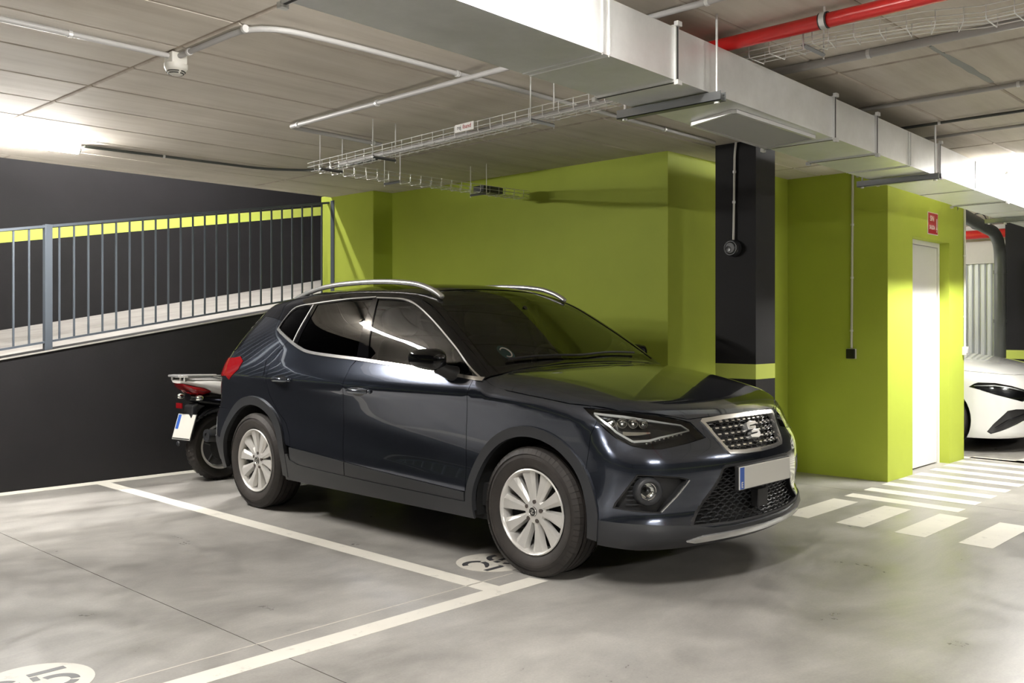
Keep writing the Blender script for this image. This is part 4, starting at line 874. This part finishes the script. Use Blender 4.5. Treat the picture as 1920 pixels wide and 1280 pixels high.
    s.patch('windscreen', 'glass_clear', car, full([(0, 1.140), (.4, 1.158), (.68, 1.19), (.775, 1.225), (.725, 1.42), (.68, 1.58), (.635, 1.75), (.585, 1.90), (.55, 1.962), (.3, 1.942), (0, 1.932)]), kind='t', off=-.004, flange=0, gap=0)
    s.patch('cowl', 'cladding_dark', car, full([(0, 1.09), (.4, 1.10), (.70, 1.12), (.76, 1.20), (.68, 1.21), (.4, 1.17), (0, 1.155)]), kind='t', off=-.006, flange=0, gap=0)
    s.patch('roof', 'car_black', car, full([(0, 1.965), (.3, 1.975), (.56, 1.995)] + [(a, b) for a, b in roof_side if b >= 2.0] + [(.45, 3.74), (.25, 3.79), (0, 3.80)]), kind='t', gap=.001)
    obj('spoiler', *ellipsoid((s.cx, s.y0 + 3.70, 1.415), (.60, .14, .024), 3.2, 40, 10, shear=lambda p: Vector((p.x, p.y - p.x * p.x * .24, p.z - p.y * .30 - p.x * p.x * .13))), 'car_black', car, smooth=60)
    rw = s.W(('r', 0, 1.065), ('r', .4, 1.065), ('s', 3.765, 1.085), ('s', 3.70, 1.25), ('s', 3.655, 1.36), ('r', 0, 1.375))
    for mir in (False, True): s.patch('rear_window', 'glass_dark', car, rw, mir=mir, off=-.002, gap=0)
    # grille: chrome frame, hexagon net, bright ticks, emblem
    gf = [p for p in grille if p[0] >= 0]; gfull = [(x, z) for x, z in gf] + [(-x, z) for x, z in gf[::-1]]
    class Mir: pass
    def wrap2(Q):
        Q = np.array(Q, float); sg = np.where(Q[:, 0] < 0, -1, 1); P = s.wrap(np.stack([np.abs(Q[:, 0]), Q[:, 1]], 1)); N = s.grad(P); P[:, 0] *= sg; N[:, 0] *= sg; return P, N
    def poly_on(pts, off): P, N = wrap2(pts); P = P + N * off; return s.world(P, False)
    gr = bpy.data.objects.new('grille', None); COL.objects.link(gr); gr.parent = car
    for mir in (False, True):
        g1 = [p for p in grille if p[0] >= 0]
        outer_l = [(max(x, -.001), z) for x, z in grille]; o2 = inset(grille, -.002); i2 = inset(grille, .016); i2 = [(x if x > -.0 else -.05, z) for x, z in i2]; i2[0] = (-.05, i2[0][1]); i2[-1] = (-.05, i2[-1][1]); o2 = [(max(x, -.0), z) for x, z in o2]
        s.patch('chrome_frame', 'chrome', gr, o2, (i2,), off=.008, flange=.03, gap=0, bh=.012, mir=mir)
        s.patch('grille_back', 'underbody', gr, [(max(x, 0), z) for x, z in inset(grille, .004)], off=-.05, flange=0, gap=0, mir=mir)
        s.patch('intake_back', 'underbody', gr, [(max(x, 0), z) for x, z in inset(intake, -.004)], off=-.05, flange=0, gap=0, mir=mir)
        s.patch('intake_edge', 'cladding_dark', gr, [(max(x, -.0), z) for x, z in inset(intake, -.004)], ([(x if x > .0 else -.05, z) for x, z in inset(intake, .010)],), off=.000, flange=.04, gap=0, mir=mir)
    gin = inset(gfull, .014); gp_ = np.array(gin)
    def hexnet(poly, pw, ph, fill, rad, name, m_, off, ticks=None):
        V, F = [], []; G = np.array([(i * pw + (pw / 2 if j % 2 else 0), .29 + j * ph) for j in range(-2, 45) for i in range(-16, 17)]); TK = [tuple(p) for p in G[inside(G, poly)]]; C = []
        for (x, z) in TK: C += [(x - pw * fill * .52, z), (x - pw * .30 * fill, z + ph * .62), (x + pw * .30 * fill, z + ph * .62), (x + pw * fill * .52, z), (x + pw * .30 * fill, z - ph * .62), (x - pw * .30 * fill, z - ph * .62)]
        P = poly_on(C, off)
        for q in range(len(TK)):
            v, f = tube([tuple(p) for p in P[q * 6:q * 6 + 6]], rad, 4, closed=True); k = len(V); V += v; F += [tuple(g + k for g in t) for t in f]
        o = obj(name, V, F, m_, gr); return TK
    TK = hexnet(inset(gfull, .018), .052, .0145, .95, .0022, 'hexagon_net', 'lamp_black', -.012)
    gz = np.array(gin)[:, 1]
    V, F = [], []; TK = [(x, z) for x, z in TK if not (int(round((z - .29) / .0145)) % 2 or abs(x) < .05 and .665 < z < .78)]
    C = [(x + dx, z + dz) for x, z in TK for dx, dz in ((-.013, -.0035), (.013, -.0035), (.013, .0035), (-.013, .0035))]; PA = poly_on(C, -.006); PB = poly_on(C, -.014)
    for q in range(len(TK)):
        k = len(V); V += [tuple(p) for p in PA[q * 4:q * 4 + 4]] + [tuple(p) for p in PB[q * 4:q * 4 + 4]]; F += [(k, k + 1, k + 2, k + 3), (k + 4, k + 5, k + 1, k), (k + 5, k + 6, k + 2, k + 1), (k + 6, k + 7, k + 3, k + 2), (k + 7, k + 4, k, k + 3)]
    tk = obj('bright_tick', V, F, 'chrome', gr); tk['kind'] = 'stuff'
    inf = [p for p in intake if p[0] >= 0]; ifull = inf + [(-x, z) for x, z in inf[::-1]]
    hexnet(inset(ifull, .014), .060, .0150, .96, .0026, 'hexagon_net', 'cladding', -.022)
    # emblem: a stylised S in two halves
    e1 = [(.052, .758), (-.010, .762), (-.036, .757), (-.046, .742), (-.046, .722), (.010, .722), (.026, .726), (.032, .734), (.032, .738), (-.022, .737), (-.022, .741), (.052, .745)]
    e1 = [(-x, z) for x, z in e1]; e2 = [(-x, 2 * .7225 - z - .002) for x, z in e1]
    em = None
    for e in (e1, e2):
        A = poly_on(e, .020); B = poly_on(e, -.012); n = len(e); V = [tuple(p) for p in A] + [tuple(p) for p in B]; F = [tuple(range(n)), tuple(range(2 * n - 1, n - 1, -1))] + [(i, n + i, n + (i + 1) % n, (i + 1) % n) for i in range(n)]
        o = obj('emblem', V, F, 'satin_silver', gr, bevel=.002)
    # radar block, number plate
    V, F = box(s.cx - .05, s.cx + .05, s.y0 + .018, s.y0 + .06, .345, .435); obj('radar_block', V, F, 'cladding_dark', gr, bevel=.004)
    pt = bpy.data.objects.new('number_plate', None); COL.objects.link(pt); pt.parent = car
    obj('plate_holder', *box(s.cx - .262, s.cx + .262, s.y0 + .008, s.y0 + .03, .452, .574), 'cladding_dark', pt, bevel=.004)
    obj('plate', *box(s.cx - .26, s.cx + .26, s.y0 + .002, s.y0 + .009, .457, .569), 'plate_white', pt, bevel=.004, segs=2)
    obj('blue_band', *box(s.cx - .257, s.cx - .217, s.y0 + .0010, s.y0 + .003, .460, .566), 'plate_blue', pt)
    text_mesh('E', .038, 'plate_white', 'lettering', pt, Matrix.Translation((s.cx - .237, s.y0 + .0008, .480)) @ Matrix(((1, 0, 0, 0), (0, 0, -1, 0), (0, 1, 0, 0), (0, 0, 0, 1))), .0003, .001)
    # wiper, sensors, sticker
    P = s.top(np.array([(x, 1.165 + .10 * max(0, abs(x - .05))) for x in np.linspace(-.55, .62, 12)])) + np.array([0, 0, .014]); obj('wiper', *tube([tuple(p) for p in s.world(P, False)], .007, 6), 'cladding_dark', car)
    P = s.top(np.array([(.56 + .046 * math.cos(t), 1.290 + .058 * math.sin(t)) for t in np.linspace(0, 2 * math.pi, 28, endpoint=False)])); V = [tuple(p) for p in s.world(P - s.grad(P) * .007, False)]
    st = obj('sticker', V, [tuple(range(28))], 'sticker_blue', car); st['label'] = 'round blue emissions sticker inside the windscreen'
    P = s.top(np.array([(.56 + .030 * math.cos(t), 1.290 + .036 * math.sin(t)) for t in np.linspace(.8, 5.5, 18)])); obj('sticker_mark', *tube([tuple(p) for p in s.world(P - s.grad(P) * .0066, False)], .005, 4), 'plate_white', st)
    # cabin
    X = lambda a: s.cx - a; Y = lambda b: s.y0 + b
    obj('underbody', *box(X(.78), X(-.78), Y(.35), Y(3.95), .22, .30), 'underbody', car)
    obj('engine_bay', *box(X(.48), X(-.48), Y(.25), Y(1.15), .30, .78), 'underbody', car)
    obj('cabin_floor', *box(X(.80), X(-.80), Y(1.15), Y(3.9), .30, .42), 'interior', car)
    obj('dashboard', *ellipsoid((s.cx, Y(1.42), .86), (.76, .27, .13), 4, 32, 12), 'interior', car, smooth=60)
    for a in (.37, -.37):
        st = bpy.data.objects.new('seat', None); COL.objects.link(st); st.parent = car
        obj('cushion', *ellipsoid((X(a), Y(2.02), .58), (.26, .27, .10), 3.5, 24, 12), 'seat_cloth', st, smooth=60)
        obj('backrest', *ellipsoid((X(a), Y(2.33), .88), (.25, .09, .32), 3.2, 24, 14, shear=lambda p: Vector((p.x * (1 - .18 * (p.z > 0) * p.z / .32), p.y + p.z * .28, p.z))), 'seat_cloth', st, smooth=60)
        obj('headrest', *ellipsoid((X(a), Y(2.44), 1.285), (.135, .055, .095), 3, 24, 12, shear=lambda p: Vector((p.x, p.y + p.z * .15, p.z))), 'seat_cloth', st, smooth=60)
        for d in (-.05, .05): obj('headrest_stem', *cyl((X(a) + d, Y(2.42), 1.15), (X(a) + d, Y(2.435), 1.24), .007, 8), 'zinc_dark', st)
    bench = bpy.data.objects.new('bench', None); COL.objects.link(bench); bench.parent = car
    obj('cushion', *ellipsoid((s.cx, Y(2.98), .58), (.66, .27, .11), 4, 32, 12), 'seat_cloth', bench, smooth=60)
    obj('backrest', *ellipsoid((s.cx, Y(3.30), .88), (.64, .09, .30), 4, 32, 14, shear=lambda p: Vector((p.x, p.y + p.z * .3, p.z))), 'seat_cloth', bench, smooth=60)
    for a in (.40, 0, -.40): obj('headrest', *ellipsoid((X(a), Y(3.40), 1.22), (.12, .045, .06), 3, 20, 10), 'seat_cloth', bench, smooth=60)
    sw = bpy.data.objects.new('steering_wheel', None); COL.objects.link(sw); sw.parent = car
    c0 = Vector((X(-.37), Y(1.74), .955)); u = Vector((1, 0, 0)); v = Vector((0, .42, .91)).normalized(); nrm = u.cross(v)
    obj('rim', *tube([tuple(c0 + u * .185 * math.cos(t) + v * .185 * math.sin(t)) for t in np.linspace(0, 2 * math.pi, 40, endpoint=False)], .016, 10, closed=True), 'interior', sw, smooth=60)
    obj('hub', *ellipsoid(tuple(c0), (.075, .05, .06), 2.6, 20, 10), 'interior', sw, smooth=60)
    for t in (math.radians(0), math.radians(180), math.radians(270)): obj('spoke', *tube([tuple(c0), tuple(c0 + u * .18 * math.cos(t) + v * .18 * math.sin(t))], .016, 8), 'interior', sw, smooth=60)
    rm = obj('rear_view_mirror', *ellipsoid((X(.02), Y(1.73), 1.315), (.125, .025, .040), 3.4, 28, 12), 'lamp_black', car, smooth=60); obj('mirror_stalk', *cyl((X(0), Y(1.72), 1.33), (X(0), Y(1.66), 1.375), .016, 10), 'lamp_black', rm)
    obj('headliner', *ellipsoid((s.cx, Y(2.75), 1.44), (.56, .82, .03), 4, 28, 8), 'interior', car, smooth=60)
    return car
build_car(CS)

# ------------------------------------------------------------------ the white car beyond the green block
def build_white(s):
    car = thing('car', 'white car parked beyond the green door block, only its front corner showing', 'car', (s.cx, s.y0 + 2.1, 0)); s.root = car
    AF, AR = (.905, .325), (3.60, .325); T = lambda L: s.W(*[('t', a, b) for a, b in L])
    gb = [1.28, 1.4, 1.6, 1.8, 2.0, 2.2, 2.6, 3.0, 3.4, 3.7]; ga = s.gamma(gb); hb = [1.28, 1.1, .9, .7, .55]; ha = s.gamma(hb, .72)
    hood = list(zip(ha, hb)) + [(.78, .42), (.70, .31), (.58, .225), (.40, .165), (.2, .135), (0, .125)]
    archF = s.S(circle(*AF, .372)); archR = s.S(circle(*AR, .372))
    head = s.W(('p', .883, .556, .655), ('p', .872, .51, .688), ('p', .861, .473, .702), ('p', .798, .334, .700), ('p', .70, .22, .672), ('p', .582, .134, .633), ('f', .50, .600), ('f', .53, .54), ('p', .621, .138, .514), ('p', .72, .22, .545), ('p', .814, .33, .583), ('p', .866, .471, .632))
    intake = s.W(('p', .839, .4, .218), ('p', .816, .344, .299), ('p', .748, .237, .427), ('p', .68, .18, .442), ('p', .6, .129, .44), ('f', .47, .40), ('f', .46, .34), ('p', .584, .134, .320), ('p', .734, .241, .248), ('p', .822, .366, .193))
    grille = s.W(('f', 0, .62), ('f', .35, .615), ('f', .44, .585), ('f', .34, .46), ('f', 0, .44)); grille[0] = (-.02, .62); grille[-1] = (-.02, .44)
    for mir in (False, True):
        kw = dict(mir=mir); sx = 1 if mir else -1
        low = T(hood[4:]) + s.W(('f', 0, .16), ('f', .5, .16), ('p', .75, .30, .15), ('s', .55, .15), ('s', 1.4, .19), ('s', 2.4, .19), ('s', 4.0, .2), ('r', 0, .22), ('r', 0, .9), ('r', .5, .92), ('s', 3.9, .98))
        belt = [(3.6, 1.0), (2.8, .99), (2.0, .965), (1.5, .95), (1.32, .945)]
        s.patch('body', 'white_car', car, low + s.S(belt) + T(hood[:4]), (archF, archR, head, intake, grille), gap=0, **kw)
        fr = s.S(belt) + T(list(zip(ga, gb))) + s.S([(3.9, .99)]); wf = s.S([(1.55, 1.0), (1.95, 1.25), (2.2, 1.30), (2.45, 1.31), (2.45, 1.0)]); wr = s.S([(2.52, 1.0), (2.52, 1.31), (3.0, 1.29), (3.35, 1.2), (3.4, 1.03)])
        s.patch('pillar_frame', 'white_car', car, fr, (wf, wr), gap=0, **kw)
        for w_ in (wf, wr): s.patch('window', 'glass_dark', car, inset(w_, -.005), off=-.004, flange=0, gap=0, **kw)
        hd = s.patch('headlight', 'lamp_black', car, inset(head, .003), off=-.03, flange=0, gap=0, **kw); s.patch('lens', 'lens_clear', hd, inset(head, .002), off=-.001, flange=.004, gap=0, **kw)
        s.ribbon('light_guide', 'led_strip', hd, s.W(('p', .87, .515, .668), ('p', .80, .345, .676), ('p', .70, .23, .655), ('f', .58, .62)), [.006, .012, .012, .008], off=-.012, **kw)
        for a, b, z in ((.845, .44, .660), (.80, .36, .640), (.735, .27, .620)):
            p = s.world(np.array([[a - .012, b + .02, z]]), mir)[0]; obj('reflector_bowl', *lathe([(0, -.012), (.018, -.008), (.026, .002), (.027, .008)], p, (sx * .7, -.7, 0), 18), 'reflector', hd, smooth=50)
        s.patch('air_intake', 'lamp_black', car, inset(intake, .002), off=-.02, flange=0, gap=0, **kw)
        s.ribbon('intake_blade', 'car_black', car, s.W(('p', .80, .33, .25), ('p', .72, .22, .33), ('f', .55, .385)), .016, off=-.006, **kw)
        s.patch('grille', 'lamp_black', car, [(max(x, 0), z) for x, z in inset(grille, .002)], off=-.02, flange=0, gap=0, **kw)
        wsq = [(-.001, 1.33), (.4, 1.37), (.74, 1.45), (.60, 1.95), (.3, 1.90), (-.001, 1.89)]
        s.patch('roof', 'white_car', car, [(-.001, 1.9)] + [(.3, 1.91), (.6, 1.96)] + [(a, b) for a, b in zip(ga, gb) if b > 1.97] + [(.3, 3.8), (-.001, 3.82)], kind='t', gap=0, **kw)
        s.patch('windscreen_frame', 'white_car', car, [(a, b) for a, b in zip(ga, gb) if b < 2.05] + [(.3, 1.93), (-.001, 1.92), (-.001, 1.30), (.4, 1.34), (.74, 1.36)], ([(-.1, 1.33)] + wsq + [(-.1, 1.89)],), kind='t', gap=0, **kw)
        s.patch('windscreen', 'glass_dark', car, wsq, kind='t', off=-.004, flange=0, gap=0, **kw)
        for (cb, cz) in (AF, AR):
            V, F = [], []; A = np.linspace(math.radians(-28), math.radians(208), 25); r = .375
            for t in A:
                for aa in (.865, .50): V.append((s.cx + sx * aa, s.y0 + cb + r * math.cos(t), cz + r * math.sin(t)))
            F = [(2 * i, 2 * i + 1, 2 * i + 3, 2 * i + 2) for i in range(24)]; obj('arch_liner', V, F, 'underbody', car)
            wheel(car, s.cx + sx * .775, s.y0 + cb, cz, sx, letters=False)
        mc = (s.cx + sx * .98, s.y0 + 1.62, 1.02); obj('mirror', *ellipsoid(mc, (.10, .07, .06), 3, 20, 12), 'white_car', car, smooth=60)
    s.patch('bonnet', 'white_car', car, hood + [(-a, b) for a, b in hood[::-1]], kind='t', gap=.002)
    s.patch('cowl', 'cladding_dark', car, [(-.72, 1.28), (0, 1.25), (.72, 1.28), (.72, 1.42), (0, 1.34), (-.72, 1.42)], kind='t', off=-.006, flange=0, gap=0)
    obj('underbody', *box(s.cx - .78, s.cx + .78, s.y0 + .35, s.y0 + 4.0, .18, .5), 'underbody', car)
build_white(CarSurf(10.77, 2.56, dict(
    WZ=spl([.12, .2, .3, .42, .55, .68, .80, .88, .95, 1.1, 1.25, 1.4, 1.5], [.87, .888, .895, .896, .893, .896, .892, .878, .858, .79, .71, .62, .55]),
    WB=spl([0, .3, .6, .85, 1.2, 2.0, 2.8, 3.4, 3.8, 4.2], [.06, .03, .01, 0, .008, .0, .004, .0, .02, .06]),
    WG=spl([.8, 1.2, 1.8, 2.3, 2.8, 3.2, 3.6, 4.0], [0, 0, 0, 0, .01, .03, .07, .12]),
    FZ=spl([.12, .18, .24, .34, .46, .58, .68, .76, .82, .9], [.08, .03, .02, .012, .0, .005, .03, .085, .17, .32]),
    FA=spl([0, .2, .4, .55, .65, .75, .82, .9], [0, .014, .055, .105, .155, .235, .32, .46]),
    RZ=spl([.2, .3, .45, .6, .8, 1.0, 1.2, 1.4], [4.2, 4.25, 4.3, 4.3, 4.26, 4.15, 4.0, 3.85]),
    RA=spl([0, .2, .4, .55, .65, .75, .82, .9], [0, .005, .025, .055, .09, .14, .2, .3]),
    HB=spl([.05, .15, .25, .4, .6, .8, 1.0, 1.2, 1.4], [.73, .80, .845, .885, .925, .955, .978, .995, 1.0]),
    HA=spl([0, .3, .5, .65, .75, .85], [0, .006, .018, .036, .062, .105]),
    RB=spl([1.6, 1.9, 2.2, 2.6, 3.0, 3.5, 3.9, 4.2], [1.37, 1.405, 1.43, 1.44, 1.43, 1.39, 1.33, 1.27]),
    RL=spl([0, .2, .4, .55, .65], [0, .006, .022, .048, .072]), ws=(1.20, .2, .96, .58, .10))))
# ------------------------------------------------------------------ the motorcycle against the ramp wall (its tail shows)
def build_bike():
    x0, y, = 3.93, 7.06; t = thing('motorcycle', 'motorcycle with white tail and silver rack parked between the blue car and the black wall', 'motorcycle', (4.5, y, 0))
    def wh(cx, R, w, name):
        hw = w / 2; c = (cx, y, R); ri = R * .66
        we = bpy.data.objects.new('wheel', None); COL.objects.link(we); we.parent = t; we.location = Vector(c) - t.location
        pr = [(ri, hw * .62), (ri + .02, hw * .86), (R * .88, hw), (R * .95, hw * .84), (R * .985, hw * .5), (R, 0)]
        ty = obj('tyre', *lathe(pr + [(r, -q) for r, q in pr[-2::-1]], c, (0, 1, 0), 56), 'rubber', we, smooth=40)
        V, F = [], []
        for k in range(44):
            a = 2 * math.pi * k / 44
            for sg in (1, -1):
                b = len(V)
                for (r, q), e in (((R * .93, hw * .93), 0), ((R * .985, hw * .52), .03), ((R * 1.0, hw * .06), .06)):
                    for d in (-.035, .035): V.append((c[0] + math.cos(a + e + d) * (r + .005), c[1] + sg * q * 1.04, c[2] + math.sin(a + e + d) * (r + .005)))
                F += [(b, b + 1, b + 3, b + 2), (b + 2, b + 3, b + 5, b + 4)]
        o = obj('tread_block', V, F, 'rubber', ty); o['kind'] = 'stuff'
        rm = obj('rim', *lathe([(ri + .004, hw * .7), (ri - .012, hw * .72), (ri - .02, hw * .5), (ri - .025, 0), (ri - .02, -hw * .5), (ri - .012, -hw * .72), (ri + .004, -hw * .7)], c, (0, 1, 0), 48), 'bike_white', we, smooth=40)
        for k in range(5):
            a = 2 * math.pi * k / 5 + .3; d = Vector((math.cos(a), 0, math.sin(a))); obj('spoke', *tube([tuple(Vector(c) + d * .03), tuple(Vector(c) + d * (ri - .01))], [.022, .012], 8), 'cladding_dark', rm)
        obj('hub', *lathe([(0, hw * .6), (.05, hw * .6), (.06, 0), (.05, -hw * .6), (0, -hw * .6)], c, (0, 1, 0), 24), 'cladding_dark', rm, smooth=40)
        obj('brake_disc', *lathe([(.05, -hw * .8), (.11, -hw * .8), (.11, -hw * .86), (.05, -hw * .86)], c, (0, 1, 0), 32), 'alloy_dark', rm)
    wh(3.935, .275, .13, 'rear'); wh(5.20, .285, .11, 'front')
    # rear mudguard hugging the wheel, number plate bracket
    V, F = [], []; A = np.linspace(math.radians(55), math.radians(134), 22); n = 7
    for i, a in enumerate(A):
        for j in range(n):
            q = (j / (n - 1) - .5) * 2; r = .325 + .03 * (1 - q * q) + (.05 * max(0, (a - 2.6)) if a > 2.6 else 0); V.append((3.935 + r * math.cos(a), y + q * .085, .275 + r * math.sin(a)))
    F = [(i * n + j, i * n + j + 1, (i + 1) * n + j + 1, (i + 1) * n + j) for i in range(21) for j in range(n - 1)]
    o = obj('mudguard', V, F, 'car_black', t, smooth=60); sd = o.modifiers.new('solid', 'SOLIDIFY'); sd.thickness = .006
    obj('mudguard_flap', *prism([(3.665, .62), (3.72, .64), (3.68, .40), (3.645, .38)], 'y', y - .07, y + .07), 'cladding_dark', t, bevel=.01)
    P = lambda u, v, w=0: (3.655 - .058 * (1 - v) - .004 * w + .035 * (1 - u) - .012, y - .11 + .22 * u, .352 + .198 * v + .001 * w)     # plate leans back
    def quad(u0, u1, v0, v1, w0, w1): return [P(u0, v0, w0), P(u1, v0, w0), P(u1, v1, w0), P(u0, v1, w0), P(u0, v0, w1), P(u1, v0, w1), P(u1, v1, w1), P(u0, v1, w1)], [(0, 1, 2, 3), (7, 6, 5, 4), (0, 4, 5, 1), (1, 5, 6, 2), (2, 6, 7, 3), (3, 7, 4, 0)]
    pl = obj('number_plate', *quad(0, 1, 0, 1, 0, 1.2), 'plate_white', t); obj('blue_band', *quad(.80, .96, .40, .97, 1.2, 1.5), 'plate_blue', pl); obj('plate_frame', *quad(-.02, 1.02, -.03, 1.03, -1, .2), 'cladding_dark', pl); obj('frame_bar', *quad(.02, .98, .02, .06, 1.2, 1.7), 'cladding_dark', pl)
    obj('reflector', *ellipsoid((3.60, y + .04, .318), (.012, .024, .020), 2), 'cladding', t, smooth=60)
    obj('red_reflector', *box(3.606, 3.622, y + .005, y + .095, .598, .642), 'tail_red', t, bevel=.004)
    # tail cowl, light, rack
    def loft(secs, name, m_):
        V, F = [], []; n = len(secs[0])
        for sct in secs: V += sct
        for i in range(len(secs) - 1): F += [(i * n + j, i * n + (j + 1) % n, (i + 1) * n + (j + 1) % n, (i + 1) * n + j) for j in range(n)]
        F += [tuple(range(n))[::-1], tuple(range((len(secs) - 1) * n, len(secs) * n))]
        return obj(name, V, F, m_, t, smooth=45, subsurf=0)
    def sec(x, w, zt, zb, k=14):
        out = []
        for i in range(k):
            a = 2 * math.pi * i / k; c_, s_ = math.cos(a), math.sin(a); out.append((x, y + w * math.copysign(abs(c_) ** .7, c_), (zt + zb) / 2 + (zt - zb) / 2 * math.copysign(abs(s_) ** .8, s_)))
        return out
    loft([sec(3.565, .075, .832, .805), sec(3.62, .115, .838, .79), sec(3.75, .135, .835, .74), sec(3.92, .15, .825, .69), sec(4.15, .16, .80, .62), sec(4.4, .15, .78, .60)], 'tail_cowl', 'bike_white')
    loft([sec(3.578, .070, .806, .795), sec(3.60, .105, .800, .765), sec(3.66, .125, .792, .715), sec(3.74, .128, .785, .70), sec(3.82, .10, .76, .72)], 'tail_light', 'tail_red')
    loft([sec(3.66, .05, .72, .66), sec(3.76, .085, .72, .62), sec(3.95, .11, .72, .58), sec(4.3, .12, .70, .50)], 'under_tail', 'car_black')
    rk = bpy.data.objects.new('luggage_rack', None); COL.objects.link(rk); rk.parent = t
    V, F = prism([(3.535, y - .085), (3.535, y + .085), (3.60, y + .12), (3.95, y + .11), (3.95, y + .06), (3.66, y + .07), (3.66, y - .07), (3.95, y - .06), (3.95, y - .11), (3.60, y - .12)], 'z', .852, .870)
    V = [(a, b, c - .03 * max(0, a - 3.6)) for a, b, c in V]; obj('plate', V, F, 'satin_silver', rk, bevel=.005)
    for s_ in (-1, 1):
        obj('stay', *tube([(3.60, y + s_ * .09, .855), (3.80, y + s_ * .10, .85), (4.05, y + s_ * .125, .80), (4.2, y + s_ * .13, .76)], .014, 8), 'satin_silver', rk, smooth=50)
        obj('peg', *cyl((3.56, y + s_ * .07, .83), (3.56, y + s_ * .07, .856), .006, 8), 'zinc', rk); obj('peg', *cyl((3.58, y + s_ * .10, .82), (3.58, y + s_ * .10, .856), .006, 8), 'zinc', rk)
        ind = obj('indicator', *ellipsoid((3.675, y + s_ * .155, .688), (.034, .036, .024), 2.2), 'lens_clear' if False else 'reflector', t, smooth=60); obj('indicator_stalk', *cyl((3.71, y + s_ * .06, .695), (3.69, y + s_ * .13, .69), .010, 8), 'cladding_dark', ind)
    obj('exhaust', *tube([(3.745, y - .15, .385), (4.15, y - .15, .36), (4.35, y - .14, .30), (4.55, y - .10, .22)], [.050, .052, .03, .022], 20), 'alloy_dark', t, smooth=50); obj('exhaust_tip', *lathe([(.020, .03), (.022, -.008), (.050, -.008), (.052, .01)], (3.745, y - .15, .385), (1, 0, 0), 24), 'cladding', t, smooth=40)
    obj('swing_arm', *tube([(3.93, y - .09, .275), (4.45, y - .09, .36)], .026, 10), 'cladding_dark', t, smooth=50); obj('swing_arm', *tube([(3.93, y + .09, .275), (4.45, y + .09, .36)], .026, 10), 'cladding_dark', t, smooth=50)
    obj('engine', *ellipsoid((4.55, y, .38), (.22, .15, .17), 3.2, 24, 12), 'alloy_dark', t, smooth=60); obj('seat', *ellipsoid((4.30, y, .80), (.32, .13, .06), 3, 24, 10, shear=lambda p: Vector((p.x, p.y, p.z - p.x * .08))), 'interior', t, smooth=60)
    obj('tank', *ellipsoid((4.72, y, .80), (.22, .15, .13), 2.6, 24, 12), 'bike_white', t, smooth=60)
    for s_ in (-1, 1):
        obj('fork', *cyl((5.20, y + s_ * .085, .285), (4.98, y + s_ * .085, .90), .022, 12), 'zinc_dark', t); obj('mirror', *ellipsoid((4.95, y + s_ * .34, 1.12), (.015, .06, .04), 2.4), 'lamp_black', t, smooth=60); obj('mirror_stem', *cyl((4.93, y + s_ * .26, .96), (4.95, y + s_ * .33, 1.10), .006, 8), 'lamp_black', t)
    obj('handlebar', *tube(bend([(4.86, y - .36, .93), (4.94, y - .2, .96), (4.97, y, .92), (4.94, y + .2, .96), (4.86, y + .36, .93)], .06), .012, 10), 'cladding_dark', t, smooth=50)
    obj('front_mudguard', *ellipsoid((5.20, y, .50), (.2, .065, .09), 2.4, 20, 10), 'bike_white', t, smooth=60); obj('headlamp', *ellipsoid((5.08, y, .82), (.10, .11, .12), 2.6, 20, 12), 'bike_white', t, smooth=60)
    obj('kick_stand', *cyl((4.45, y + .10, .30), (4.40, y + .22, .0), .012, 8), 'zinc_dark', t)
build_bike()
